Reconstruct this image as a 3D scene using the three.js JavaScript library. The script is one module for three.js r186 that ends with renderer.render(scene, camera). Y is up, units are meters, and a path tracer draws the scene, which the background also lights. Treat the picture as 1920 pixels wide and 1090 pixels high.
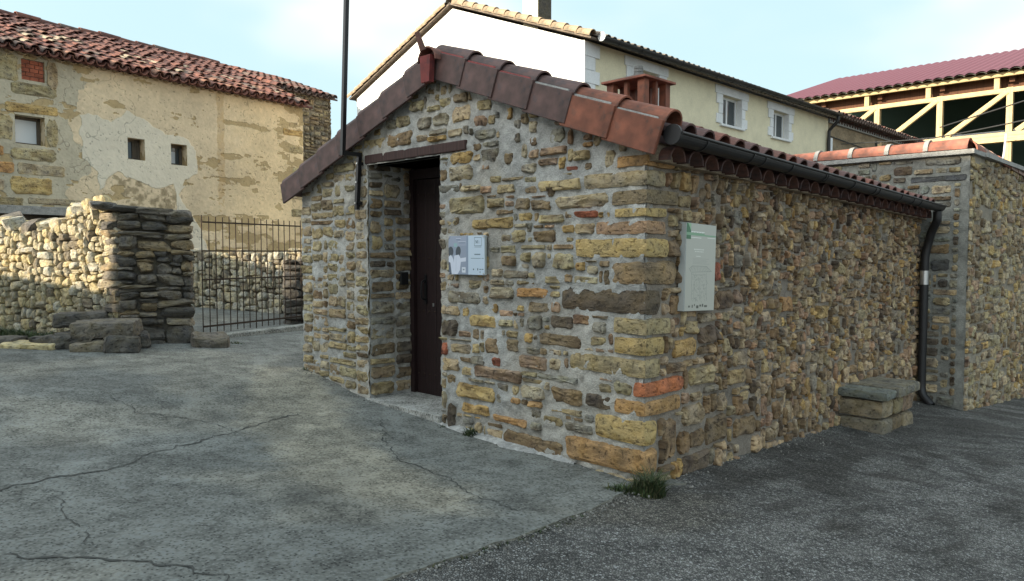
import * as THREE from 'three';
import { mergeGeometries, toCreasedNormals } from 'three/addons/utils/BufferGeometryUtils.js';
import { RoundedBoxGeometry } from 'three/addons/geometries/RoundedBoxGeometry.js';

// ---------- camera, sky, sun, exposure ----------
const scene = new THREE.Scene();
const camera = new THREE.PerspectiveCamera(42.54, 1920 / 1090, 0.05, 400);
camera.position.set(0, 1.5, 0);
camera.rotation.set(-0.04996, 0, 0);
const EXPOSURE = 2.0, SUN_I = 5.0, SKY_I = 1.0;
const sunDir = new THREE.Vector3(-0.883 * 0.961, 0.2756, 0.47 * 0.961).normalize();
const renderer = new THREE.WebGLRenderer({ antialias: true });
renderer.toneMapping = THREE.LinearToneMapping;
renderer.toneMappingExposure = EXPOSURE;
renderer.shadowMap.enabled = true;

// ---------- random numbers and noise ----------
function RNG(seed) { let a = seed >>> 0; return () => { a = (a + 0x6D2B79F5) | 0; let t = Math.imul(a ^ (a >>> 15), 1 | a); t = (t + Math.imul(t ^ (t >>> 7), 61 | t)) ^ t; return ((t ^ (t >>> 14)) >>> 0) / 4294967296; }; }
const hash = (x, y, z) => { let h = Math.imul(x, 374761393) ^ Math.imul(y, 668265263) ^ Math.imul(z, 1274126177); h = Math.imul(h ^ (h >>> 13), 1274126177); return ((h ^ (h >>> 16)) >>> 0) / 4294967296; };
const sm = t => t * t * (3 - 2 * t);
const lerp = (a, b, t) => a + (b - a) * t;
const clamp = (x, a = 0, b = 1) => Math.min(b, Math.max(a, x));
const sstep = (a, b, x) => sm(clamp((x - a) / (b - a)));
function vn(x, y, z = 0, P = 0) {
  let X = Math.floor(x), Y = Math.floor(y), Z = Math.floor(z); const fx = sm(x - X), fy = sm(y - Y), fz = sm(z - Z);
  const w = P ? v => ((v % P) + P) % P : v => v;
  const x0 = w(X), x1 = w(X + 1), y0 = w(Y), y1 = w(Y + 1);
  const a = lerp(lerp(hash(x0, y0, Z), hash(x1, y0, Z), fx), lerp(hash(x0, y1, Z), hash(x1, y1, Z), fx), fy);
  if (fz === 0) return a;
  const b = lerp(lerp(hash(x0, y0, Z + 1), hash(x1, y0, Z + 1), fx), lerp(hash(x0, y1, Z + 1), hash(x1, y1, Z + 1), fx), fy);
  return lerp(a, b, fz);
}
function fbm(x, y, z = 0, o = 4, P = 0) { let s = 0, a = 0.5, n = 0; for (let i = 0; i < o; i++) { s += a * vn(x, y, z + i * 7, P); n += a; a *= 0.5; x *= 2; y *= 2; if (z % 1) z *= 2; P *= 2; } return s / n; }

// ---------- sky ----------
{
  const W = 1024, H = 512, d = new Float32Array(W * H * 4);
  for (let j = 0; j < H; j++) for (let i = 0; i < W; i++) {
    const ph = ((i + 0.5) / W - 0.5) * 2 * Math.PI, th = ((j + 0.5) / H - 0.5) * Math.PI;
    const y = Math.sin(th), x = Math.cos(ph) * Math.cos(th), z = Math.sin(ph) * Math.cos(th);
    const e = Math.max(0, y), k = Math.pow(1 - e, 2.2);
    let c = [lerp(0.30, 0.385, k), lerp(0.435, 0.51, k), lerp(0.52, 0.535, k)];
    const q = 1 / (e + 0.22);
    const cl = sstep(0.43, 0.72, fbm(x * q * 1.1 + 9.3, z * q * 1.1 + 4.1, 0, 5));
    c = c.map((v, n) => lerp(v, [0.60, 0.605, 0.59][n], cl * 0.85));
    const s = Math.max(0, x * sunDir.x + y * sunDir.y + z * sunDir.z);
    const g = 1.25 * Math.pow(s, 2.2) + 1.2 * Math.pow(s, 14) + 2.5 * Math.pow(s, 60);
    c[0] += g * 0.88; c[1] += g * 0.86; c[2] += g * 0.80;
    if (y < 0) c = [0.22, 0.21, 0.19];
    const o = (j * W + i) * 4; d[o] = c[0] * SKY_I; d[o + 1] = c[1] * SKY_I; d[o + 2] = c[2] * SKY_I; d[o + 3] = 1;
  }
  const t = new THREE.DataTexture(d, W, H, THREE.RGBAFormat, THREE.FloatType);
  t.mapping = THREE.EquirectangularReflectionMapping; t.magFilter = t.minFilter = THREE.LinearFilter; t.wrapS = THREE.RepeatWrapping; t.needsUpdate = true;
  scene.background = t; scene.environment = t;
}
const sun = new THREE.DirectionalLight(new THREE.Color().setRGB(1.0, 0.87, 0.66), SUN_I);
sun.target.position.set(0, 0, -9); sun.position.copy(sunDir).multiplyScalar(45).add(sun.target.position);
sun.castShadow = true; sun.shadow.mapSize.set(4096, 4096);
Object.assign(sun.shadow.camera, { left: -32, right: 32, top: 32, bottom: -32, near: 1, far: 110 });
scene.add(sun, sun.target);

// ---------- textures ----------
function tex(w, h, fn, srgb, rep = 1) {
  const d = new Uint8Array(w * h * 4);
  for (let j = 0; j < h; j++) for (let i = 0; i < w; i++) {
    const c = fn(i / w, j / h, i, j), o = (j * w + i) * 4;
    if (typeof c === 'number') d[o] = d[o + 1] = d[o + 2] = clamp(c) * 255; else { d[o] = clamp(c[0]) * 255; d[o + 1] = clamp(c[1]) * 255; d[o + 2] = clamp(c[2]) * 255; }
    d[o + 3] = 255;
  }
  const t = new THREE.DataTexture(d, w, h); t.wrapS = t.wrapT = THREE.RepeatWrapping; t.magFilter = THREE.LinearFilter; t.minFilter = THREE.LinearMipmapLinearFilter; t.generateMipmaps = true;
  if (srgb) t.colorSpace = THREE.SRGBColorSpace;
  t.repeat.set(1 / rep, 1 / rep); t.needsUpdate = true; return t;
}
function withRep(t, a, b = a) { const c = t.clone(); c.repeat.set(1 / a, 1 / b); c.needsUpdate = true; return c; }
// rough stone: fine grain with pits and layered streaks
const rockH = (u, v) => { const a = fbm(u * 8, v * 8, 0, 5, 8), b = fbm(u * 32, v * 32, 3, 3, 32), c = fbm(u * 6, v * 24, 11, 4, 6), p = sstep(0.60, 0.78, fbm(u * 24, v * 24, 20, 3, 24)); return clamp(a * 0.45 + b * 0.35 + c * 0.35 - p * 0.28); };
const rockArr = tex(512, 512, (u, v) => rockH(u, v), false, 0.45);
const rockMap = tex(512, 512, (u, v) => { const h = rockH(u, v), t = fbm(u * 5, v * 5, 40, 4, 5); return [0.52 + h * 0.75 + (t - 0.5) * 0.16, 0.51 + h * 0.76 + (t - 0.5) * 0.10, 0.50 + h * 0.75 - (t - 0.5) * 0.10]; }, true, 0.45);
const mortH = (u, v) => fbm(u * 10, v * 10, 2, 5, 10) * 0.6 + fbm(u * 64, v * 64, 5, 2, 64) * 0.4;
const mortarBump = tex(512, 512, mortH, false, 0.5);
const mortarMap = tex(512, 512, (u, v) => { const h = mortH(u, v), s = vn(u * 128, v * 128, 1, 128) > 0.9 ? -0.14 : 0; return 0.70 + h * 0.44 + s; }, true, 0.5);
// smooth painted render: faint trowel marks only
const rendMap = tex(256, 256, (u, v) => 0.92 + (fbm(u * 6, v * 6, 2, 4, 6) - 0.5) * 0.10 + (vn(u * 90, v * 90, 4, 90) - 0.5) * 0.05, true, 1.6);
// chip-seal gravel
function chips(N, seed) {
  return (u, v) => {
    const x = u * N, y = v * N, X = Math.floor(x), Y = Math.floor(y); let d1 = 9, d2 = 9, id = 0;
    for (let a = -1; a <= 1; a++) for (let b = -1; b <= 1; b++) {
      const cx = ((X + a) % N + N) % N, cy = ((Y + b) % N + N) % N;
      const px = X + a + hash(cx, cy, seed), py = Y + b + hash(cx, cy, seed + 1), d = Math.hypot(px - x, py - y);
      if (d < d1) { d2 = d1; d1 = d; id = hash(cx, cy, seed + 2); } else if (d < d2) d2 = d;
    }
    return [d1, d2, id];
  };
}
const chip = chips(84, 5);
const asphH = tex(1024, 1024, (u, v) => { const [a, b, id] = chip(u, v); return clamp(sstep(0, 0.35, b - a) * (0.45 + id * 0.5)); }, false, 1.1);
const asphMap = tex(1024, 1024, (u, v) => {
  const [a, b, id] = chip(u, v), g = sstep(0.02, 0.3, b - a), t = fbm(u * 12, v * 12, 3, 4, 12);
  let l = lerp(0.34, 0.48 + 0.52 * id + (id > 0.9 ? 0.14 : 0), g) + (t - 0.5) * 0.30; return [l * 1.0, l * 0.985, l * 0.965];
}, true, 1.1);
const chip2 = chips(120, 15);
const concH = tex(1024, 1024, (u, v) => { const [a, b, id] = chip2(u, v); return clamp(0.5 + (fbm(u * 20, v * 20, 7, 5, 20) - 0.5) * 0.9 + (id > 0.8 ? 0.22 * sstep(0.45, 0.1, a) : id < 0.12 ? -0.3 * sstep(0.4, 0.1, a) : 0)); }, false, 1.7);
const concMap = tex(1024, 1024, (u, v) => {
  const [a, b, id] = chip2(u, v), t = fbm(u * 16, v * 16, 9, 5, 16), f = fbm(u * 120, v * 120, 2, 2, 120);
  let l = 0.88 + (t - 0.5) * 0.46 + (f - 0.5) * 0.30; l += (id - 0.5) * 0.16; if (id > 0.80) l += 0.20 * sstep(0.45, 0.15, a); if (id < 0.16) l -= 0.36 * sstep(0.45, 0.15, a);
  return [l, l * 0.99, l * 0.965];
}, true, 1.7);
const woodMap = tex(256, 256, (u, v) => { const g = fbm(u * 24, v * 3, 2, 4, 1) , s = vn(u * 64, v * 2, 4, 64); return 0.82 + (g - 0.5) * 0.4 + (s - 0.5) * 0.22; }, true, 0.5);
const clayMap = tex(256, 256, (u, v) => { const g = fbm(u * 6, v * 6, 1, 5, 6), s = sstep(0.58, 0.72, fbm(u * 12, v * 12, 9, 4, 12)); return [0.86 + (g - 0.5) * 0.5 - s * 0.1, 0.86 + (g - 0.5) * 0.5 - s * 0.04, 0.86 + (g - 0.5) * 0.5]; }, true, 0.5);

// ---------- materials ----------
const rgb = (r, g, b) => new THREE.Color().setRGB(r, g, b);
const M = {};
const std = (name, c, o = {}) => { const m = new THREE.MeshStandardMaterial({ color: rgb(...c), roughness: 0.9, ...o }); m.name = name; M[name] = m; return m; };
std('stoneV', [1, 1, 1], { vertexColors: true, map: rockMap, bumpMap: rockArr, bumpScale: 0.014, roughness: 0.95 });
std('mortarV', [1, 1, 1], { vertexColors: true, map: mortarMap, bumpMap: mortarBump, bumpScale: 0.010, roughness: 0.97 });
std('core', [0.10, 0.085, 0.065], { map: rockMap, bumpMap: rockArr, bumpScale: 0.01 });
std('concrete', [1, 1, 1], { vertexColors: true, map: concMap, bumpMap: concH, bumpScale: 0.007 });
std('asphalt', [1, 1, 1], { vertexColors: true, map: asphMap, bumpMap: asphH, bumpScale: 0.010 });
std('earth', [0.16, 0.13, 0.09], { map: concMap, bumpMap: concH, bumpScale: 0.01 });
std('slabConcrete', [0.36, 0.36, 0.34], { map: concMap, bumpMap: concH, bumpScale: 0.003 });
std('paleConcrete', [0.42, 0.42, 0.41], { map: concMap, bumpMap: concH, bumpScale: 0.002 });
std('mauveTile', [0.125, 0.066, 0.058], { map: clayMap, roughness: 0.7 });
std('orangeTile', [0.27, 0.088, 0.048], { map: clayMap, roughness: 0.75 });
std('redPaint', [0.25, 0.04, 0.035], { map: clayMap, roughness: 0.8 });
std('hutTileA', [0.16, 0.072, 0.055], { map: clayMap, roughness: 0.8 });
std('hutTileB', [0.22, 0.085, 0.06], { map: clayMap, roughness: 0.8 });
std('hutTileC', [0.12, 0.062, 0.055], { map: clayMap, roughness: 0.8 });
std('oldTileA', [0.235, 0.092, 0.064], { map: clayMap });
std('oldTileB', [0.165, 0.068, 0.052], { map: clayMap });
std('oldTileC', [0.29, 0.14, 0.09], { map: clayMap });
std('oldTileD', [0.17, 0.11, 0.088], { map: clayMap });
std('oldTileE', [0.42, 0.32, 0.22], { map: clayMap });
std('greyTileA', [0.27, 0.22, 0.17], { map: clayMap });
std('greyTileB', [0.22, 0.17, 0.13], { map: clayMap });
std('paleTile', [0.42, 0.30, 0.19], { map: clayMap });
std('copingTile', [0.40, 0.15, 0.10], { map: clayMap });
std('copingGrey', [0.36, 0.23, 0.18], { map: clayMap });
std('brick', [0.45, 0.13, 0.07], { map: clayMap, bumpMap: rockArr, bumpScale: 0.004 });
std('blackMetal', [0.012, 0.012, 0.014], { roughness: 0.38, metalness: 0.3 });
std('gutterMetal', [0.022, 0.021, 0.022], { roughness: 0.5, metalness: 0.2 });
std('rust', [0.05, 0.032, 0.022], { roughness: 0.85, metalness: 0.3 });
std('doorWood', [0.019, 0.006, 0.0065], { map: woodMap, bumpMap: woodMap, bumpScale: 0.002, roughness: 0.6 });
std('lintelWood', [0.060, 0.026, 0.022], { map: woodMap, bumpMap: woodMap, bumpScale: 0.006, roughness: 0.8 });
std('blackPlastic', [0.012, 0.012, 0.013], { roughness: 0.4 });
std('oldWood', [0.14, 0.11, 0.08], { map: woodMap, bumpMap: woodMap, bumpScale: 0.004 });
std('timber', [0.62, 0.47, 0.25], { map: woodMap, bumpMap: woodMap, bumpScale: 0.003 });
std('darkTimber', [0.12, 0.05, 0.025], { map: woodMap });
std('whiteRender', [0.80, 0.79, 0.76], { map: rendMap, bumpMap: mortarBump, bumpScale: 0.004 });
std('yellowRender', [0.84, 0.75, 0.53], { map: rendMap, bumpMap: mortarBump, bumpScale: 0.003 });
std('whiteStone', [0.84, 0.84, 0.84], { map: rendMap });
std('windowWhite', [0.7, 0.71, 0.72], { roughness: 0.5 });
std('glass', [0.05, 0.06, 0.065], { roughness: 0.06 });
std('oldGlass', [0.30, 0.34, 0.38], { roughness: 0.25 });
std('metalSheet', [0.15, 0.035, 0.05], { roughness: 0.55 });
std('sheetUnder', [0.20, 0.20, 0.17], { roughness: 0.7 });
std('greenWall', [0.025, 0.05, 0.035], {});
std('cable', [0.03, 0.03, 0.03], {});
std('rope', [0.6, 0.6, 0.58], {});
std('redMortar', [0.26, 0.055, 0.05], { map: mortarMap, bumpMap: mortarBump, bumpScale: 0.01 });
std('tanMortar', [0.36, 0.28, 0.20], { map: mortarMap, bumpMap: mortarBump, bumpScale: 0.012 });
std('greyMortar', [0.34, 0.33, 0.31], { map: mortarMap, bumpMap: mortarBump, bumpScale: 0.012 });
std('grassV', [1, 1, 1], { vertexColors: true, side: THREE.DoubleSide, roughness: 0.8 });
std('gritV', [1, 1, 1], {});
std('crackDirt', [0.065, 0.065, 0.06], { map: mortarMap });
std('lightStone', [0.5, 0.5, 0.5], {});
std('steel', [0.55, 0.55, 0.55], { roughness: 0.35, metalness: 0.8 });
const stonePal = {
  o: [0.35, 0.285, 0.165], y: [0.44, 0.305, 0.13], t: [0.38, 0.305, 0.20], g: [0.25, 0.225, 0.175], b: [0.235, 0.17, 0.10], d: [0.135, 0.105, 0.075],
  r: [0.29, 0.10, 0.06], n: [0.40, 0.235, 0.105], p: [0.34, 0.23, 0.15], k: [0.10, 0.095, 0.09], w: [0.46, 0.44, 0.38], e: [0.44, 0.16, 0.075], f: [0.22, 0.23, 0.20],
};
// eight tones for loose field stones
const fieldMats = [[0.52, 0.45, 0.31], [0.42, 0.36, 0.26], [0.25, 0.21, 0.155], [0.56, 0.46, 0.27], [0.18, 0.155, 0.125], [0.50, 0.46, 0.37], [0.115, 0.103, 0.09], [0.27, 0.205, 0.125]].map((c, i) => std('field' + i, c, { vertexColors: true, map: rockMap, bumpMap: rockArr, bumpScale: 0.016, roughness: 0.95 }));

// ---------- builders ----------
const used = {};
function numbered(n) { used[n] = (used[n] ?? -1) + 1; return used[n] ? n + '_' + String(used[n]).padStart(3, '0') : n; }
function tag(o, label, category, group, kind) { Object.assign(o.userData, { label, category }); if (group) o.userData.group = group; if (kind) o.userData.kind = kind; return o; }
function part(name, geo, mat, parent, pos, rot) { const m = new THREE.Mesh(geo, mat); m.name = name; m.castShadow = m.receiveShadow = true; if (pos) m.position.set(...pos); if (rot) m.rotation.set(...rot); parent.add(m); return m; }
function thing(name, label, category, pos = [0, 0, 0], turn = 0, group) { const g = new THREE.Group(); g.name = numbered(name); g.position.set(...pos); g.rotation.y = turn; scene.add(g); return tag(g, label, category, group); }
function single(name, label, category, geo, mat, pos, rot, group) { return tag(part(numbered(name), geo, mat, scene, pos, rot), label, category, group); }
function struct(name, geo, mat) { const m = part(name, geo, mat, scene); m.userData.kind = 'structure'; return m; }
// box with uv in metres, its lowest corner at x0,y0,z0
function bx(x0, y0, z0, x1, y1, z1) {
  const w = x1 - x0, h = y1 - y0, d = z1 - z0, g = new THREE.BoxGeometry(w, h, d), p = g.attributes.position, n = g.attributes.normal, uv = g.attributes.uv;
  g.translate((x0 + x1) / 2, (y0 + y1) / 2, (z0 + z1) / 2);
  for (let i = 0; i < p.count; i++) { const X = p.getX(i), Y = p.getY(i), Z = p.getZ(i); Math.abs(n.getX(i)) > 0.5 ? uv.setXY(i, Z, Y) : Math.abs(n.getY(i)) > 0.5 ? uv.setXY(i, X, Z) : uv.setXY(i, X, Y); }
  return g;
}
function rbx(x0, y0, z0, x1, y1, z1, r = 0.01) { const g = new RoundedBoxGeometry(x1 - x0, y1 - y0, z1 - z0, 2, r); g.translate((x0 + x1) / 2, (y0 + y1) / 2, (z0 + z1) / 2); const p = g.attributes.position, n = g.attributes.normal, uv = g.attributes.uv; for (let i = 0; i < p.count; i++) { const X = p.getX(i), Y = p.getY(i), Z = p.getZ(i); Math.abs(n.getX(i)) > 0.6 ? uv.setXY(i, Z, Y) : Math.abs(n.getY(i)) > 0.6 ? uv.setXY(i, X, Z) : uv.setXY(i, X, Y); } return g; }
// bar with a rectangular section from a to b
function bar(a, b, w, h = w, up = [0, 1, 0]) {
  const A = new THREE.Vector3(...a), B = new THREE.Vector3(...b), L = A.distanceTo(B), g = new THREE.BoxGeometry(w, L, h);
  const uv = g.attributes.uv; for (let i = 0; i < uv.count; i++) uv.setXY(i, uv.getX(i) * w, uv.getY(i) * L);
  const y = B.clone().sub(A).normalize(), z0 = new THREE.Vector3(...up); if (Math.abs(z0.dot(y)) > 0.95) z0.set(0, 0, 1);
  const x = new THREE.Vector3().crossVectors(y, z0).normalize(), z = new THREE.Vector3().crossVectors(x, y);
  return g.applyMatrix4(new THREE.Matrix4().makeBasis(x, y, z)).translate((A.x + B.x) / 2, (A.y + B.y) / 2, (A.z + B.z) / 2);
}
const tube = (pts, r, seg = 24, rs = 8) => new THREE.TubeGeometry(new THREE.CatmullRomCurve3(pts.map(p => new THREE.Vector3(...p)), false, 'catmullrom', 0.3), seg, r, rs);
function extrude(pts, depth, holes = []) { const s = new THREE.Shape(pts.map(p => new THREE.Vector2(...p))); for (const h of holes) s.holes.push(new THREE.Path(h.map(p => new THREE.Vector2(...p)))); return new THREE.ExtrudeGeometry(s, { depth, bevelEnabled: false }); }
const rect = (x0, y0, x1, y1) => [[x0, y0], [x1, y0], [x1, y1], [x0, y1]];
function paint(g, c, amp = 0, f = 3) { const p = g.attributes.position, a = new Float32Array(p.count * 3); for (let i = 0; i < p.count; i++) { const k = 1 + amp * (fbm(p.getX(i) * f + 50, p.getY(i) * f + 50, p.getZ(i) * f + 0.37, 3) - 0.5) * 2; a[i * 3] = c[0] * k; a[i * 3 + 1] = c[1] * k; a[i * 3 + 2] = c[2] * k; } g.setAttribute('color', new THREE.BufferAttribute(a, 3)); return g; }
function frame(o, org, xd, yd) { const x = new THREE.Vector3(...xd).normalize(), y0 = new THREE.Vector3(...yd), z = new THREE.Vector3().crossVectors(x, y0).normalize(), y = new THREE.Vector3().crossVectors(z, x); o.quaternion.setFromRotationMatrix(new THREE.Matrix4().makeBasis(x, y, z)); o.position.set(...org); return o; }

// one stone set in a wall face: local x along the wall, y up, z out of the wall
function faceStone(x0, y0, x1, y1, prot, rnd, col, round = 5) {
  const cx = (x0 + x1) / 2, cy = (y0 + y1) / 2, hx = (x1 - x0) / 2, hy = (y1 - y0) / 2, m = Math.min(hx, hy);
  // uneven four-sided outline with knocked-off corners and wavering edges
  const cn = [[-1, -1], [1, -1], [1, 1], [-1, 1]].map(([a, b]) => [a * (1 - rnd() * rnd() * 0.30 * m / hx), b * (1 - rnd() * rnd() * 0.42)]), ring0 = [], ne = Math.min(5, 2 + Math.round(hx / 0.06));
  for (let k = 0; k < 4; k++) {
    const A = cn[k], B = cn[(k + 1) % 4], n = k % 2 ? 2 : ne, ct = (0.10 + rnd() * 0.22) * (k % 2 ? 1 : m / hx);
    for (let i = 0; i <= n; i++) { const t = lerp(ct, 1 - ct, i / n), w = i === 0 || i === n ? 0.03 : 0.10, j = 1 - rnd() * w * 1.6; ring0.push([lerp(A[0], B[0], t) * (k % 2 ? 1 - (1 - j) * m / hx : 1) * hx, lerp(A[1], B[1], t) * (k % 2 ? 1 : j) * hy]); }
  }
  const N = ring0.length, rings = [[1.0, -0.035], [1.0, 0.25], [0.95, 0.80], [0.80, 1.0], [0.45, 1.0]];
  const pos = [], colr = [], uv = [], idx = [], so = rnd() * 60, tx = (rnd() - 0.5) * 0.8 * prot / hx, ty = (rnd() - 0.5) * 0.8 * prot / hy, uo = rnd() * 3, vo = rnd() * 3;
  const c2 = [col[0] * 0.55, col[1] * 0.50, col[2] * 0.48], c3 = [col[0] * 1.25, col[1] * 1.25, col[2] * 1.28];
  const add = (x, y, z) => {
    const n1 = fbm(x * 12 + so, y * 18 + 7, 1.3, 3), n2 = fbm(x * 38 + so, y * 38, 0.7, 2), k = 0.76 + n2 * 0.48, mm = sstep(0.50, 0.70, n1), l = sstep(0.50, 0.3, n1) * 0.8;
    pos.push(x, y, z); uv.push(x + uo, y + vo);
    for (let q = 0; q < 3; q++) colr.push(lerp(lerp(col[q], c2[q], mm), c3[q], l) * k);
  };
  rings.forEach(([r, z], ri) => {
    for (let i = 0; i < N; i++) {
      const shrink = ri < 2 ? 1 : r, ex = ring0[i][0] - Math.sign(ring0[i][0]) * Math.min(Math.abs(ring0[i][0]), (1 - shrink) * (ri === 4 ? hx : lerp(m * 1.3, hx, 0.3))), ey = ring0[i][1] - Math.sign(ring0[i][1]) * Math.min(Math.abs(ring0[i][1]), (1 - shrink) * (ri === 4 ? hy : m * 1.3));
      let zz = ri === 0 ? z : z * prot;
      if (ri > 0) zz += ex * tx + ey * ty;
      if (ri > 1) zz += (fbm((cx + ex) * 15 + so, (cy + ey) * 24, 0.4, 3) - 0.5) * prot * 1.5 + (vn((cx + ex) * 50, (cy + ey) * 50 + so) - 0.5) * 0.007;
      add(cx + ex, cy + ey, zz);
    }
  });
  add(cx, cy, prot * (1 + (rnd() - 0.5) * 0.5));
  const R = rings.length;
  for (let r = 0; r < R - 1; r++) for (let i = 0; i < N; i++) { const a = r * N + i, b = r * N + (i + 1) % N; idx.push(a, b, b + N, a, b + N, a + N); }
  for (let i = 0; i < N; i++) idx.push((R - 1) * N + i, (R - 1) * N + (i + 1) % N, R * N);
  let g = new THREE.BufferGeometry(); g.setAttribute('position', new THREE.Float32BufferAttribute(pos, 3)); g.setAttribute('color', new THREE.Float32BufferAttribute(colr, 3)); g.setAttribute('uv', new THREE.Float32BufferAttribute(uv, 2)); g.setIndex(idx);
  g = toCreasedNormals(g, 0.5); return g;
}
// irregular block stone of unit size (-.5 to .5), used for dry stone and quoins
function blockStone(rnd, round = 11, rough = 0.10, seg = [5, 4, 4]) {
  const g = new THREE.BoxGeometry(2, 2, 2, ...seg), p = g.attributes.position, so = rnd() * 90, col = new Float32Array(p.count * 3), t1 = (rnd() - 0.5) * 0.3, t2 = (rnd() - 0.5) * 0.3, t3 = (rnd() - 0.5) * 0.22;
  const cut = []; for (let i = 0; i < 9; i++) { const v = new THREE.Vector3(rnd() - 0.5, rnd() - 0.5, rnd() - 0.5).normalize(); cut.push([v, 0.98 + rnd() * 0.35]); }
  const uv = g.attributes.uv;
  for (let i = 0; i < p.count; i++) {
    let v = new THREE.Vector3(p.getX(i), p.getY(i), p.getZ(i)); const n = Math.pow(Math.pow(Math.abs(v.x), round) + Math.pow(Math.abs(v.y), round) + Math.pow(Math.abs(v.z), round), 1 / round); v.divideScalar(n);
    const k = 1 + (fbm(v.x * 1.7 + so, v.y * 1.7, v.z * 1.7 + 0.31, 3) - 0.5) * 2 * rough; v.multiplyScalar(k);
    for (const [d, m] of cut) { const e = v.dot(d) - m; if (e > 0) v.addScaledVector(d, -e * 0.9); }
    v.x += v.y * t1; v.y += v.x * t3; v.z += v.y * t2 * 0.5;
    p.setXYZ(i, v.x / 2, v.y / 2, v.z / 2); uv.setXY(i, uv.getX(i) * 0.3 + so, uv.getY(i) * 0.2 + so * 1.7);
    const q = fbm(v.x * 2.5 + so, v.y * 2.5, v.z * 2.5 + 0.6, 3), c = 0.62 + q * 0.8; col[i * 3] = c * (1 + (q - 0.5) * 0.14); col[i * 3 + 1] = c; col[i * 3 + 2] = c * (1 - (q - 0.5) * 0.2);
  }
  g.setAttribute('color', new THREE.BufferAttribute(col, 3)); return toCreasedNormals(g, 0.42);
}
// squared block with worn edges and a broken face, real size, centred
function squareBlock(rnd, w, h, d, amp = 0.0155) {
  const g = new THREE.BoxGeometry(w, h, d, Math.max(3, Math.round(w / 0.05)), Math.max(3, Math.round(h / 0.04)), Math.max(3, Math.round(d / 0.05))), p = g.attributes.position, uv = g.attributes.uv, nn = g.attributes.normal, so = rnd() * 90, col = new Float32Array(p.count * 3), e = Math.min(w, h, d) * (0.16 + rnd() * 0.14), sk = [(rnd() - 0.5) * 0.12, (rnd() - 0.5) * 0.12];
  for (let i = 0; i < p.count; i++) {
    let x = p.getX(i), y = p.getY(i), z = p.getZ(i); const ax = Math.max(0, Math.abs(x) - (w / 2 - e)), ay = Math.max(0, Math.abs(y) - (h / 2 - e)), az = Math.max(0, Math.abs(z) - (d / 2 - e)), l = Math.hypot(ax, ay, az), k = l > e ? e / l : 1;
    uv.setXY(i, (Math.abs(nn.getX(i)) > 0.5 ? z : x) + so, (Math.abs(nn.getY(i)) > 0.5 ? z : y) + so * 1.3);
    x = Math.sign(x) * (Math.abs(x) - ax + ax * k); y = Math.sign(y) * (Math.abs(y) - ay + ay * k); z = Math.sign(z) * (Math.abs(z) - az + az * k);
    const n = q => (fbm(x * 11 + so + q * 9, y * 15 + q, z * 11 + 0.3, 3) - 0.5) * 2 * amp; y += x * sk[0] * h + z * sk[1] * h;
    p.setXYZ(i, x + n(1), y + n(2) * 0.6, z + n(3)); const q = fbm(x * 14 + so, y * 20, z * 14 + 0.6, 3), c = 0.55 + q * 0.9; col[i * 3] = c * (1 + (q - 0.5) * 0.12); col[i * 3 + 1] = c; col[i * 3 + 2] = c * (1 - (q - 0.5) * 0.16);
  }
  g.setAttribute('color', new THREE.BufferAttribute(col, 3)); return toCreasedNormals(g, 0.5);
}
const rB = RNG(77);
const blocks = []; for (let i = 0; i < 28; i++) blocks.push(blockStone(rB));
// packs stones of uneven size into a wall face (1 cm grid), round the given ones
function pack({ x0, x1, y0, y1, ok, pre = [], size, rnd, skip = () => 0, minW = 0.035, minH = 0.03, res = 0.01 }) {
  const nx = Math.round((x1 - x0) / res), ny = Math.round((y1 - y0) / res), g = new Uint8Array(nx * ny), out = [];
  for (let j = 0; j < ny; j++) for (let i = 0; i < nx; i++) if (!ok(x0 + (i + 0.5) * res, y0 + (j + 0.5) * res)) g[j * nx + i] = 1;
  const mark = (a, b, c, d) => { for (let j = Math.max(0, b); j < Math.min(ny, d); j++) for (let i = Math.max(0, a); i < Math.min(nx, c); i++) g[j * nx + i] = 2; };
  for (const s of pre) { mark(Math.floor((s[0] - x0) / res), Math.floor((s[1] - y0) / res), Math.ceil((s[2] - x0) / res), Math.ceil((s[3] - y0) / res)); out.push(s); }
  for (let j = 0; j < ny; j++) for (let i = 0; i < nx; i++) {
    if (g[j * nx + i]) continue;
    const [w, h] = size(x0 + i * res, y0 + j * res, rnd); let W = Math.max(1, Math.round(w / res)), H = Math.max(1, Math.round(h / res));
    let run = 0; while (i + run < nx && run < W * 1.5 && !g[j * nx + i + run]) run++;
    if (run < W * 1.5) { if (run < W * 1.45 && run >= W) W = run; else W = Math.min(W, run); }
    let hh = 1; for (; hh < H * 1.25 && j + hh < ny; hh++) { let free = true; for (let q = 0; q < W; q++) if (g[(j + hh) * nx + i + q]) { free = false; break; } if (!free) break; }
    if (hh > H) hh = H;
    mark(i, j, i + W, j + hh);
    const cw = W * res, ch = hh * res;
    if (cw < minW || ch < minH || rnd() < skip(x0 + i * res, y0 + j * res)) continue;
    out.push([x0 + i * res, y0 + j * res, x0 + i * res + cw, y0 + j * res + ch]);
  }
  return out;
}
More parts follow.
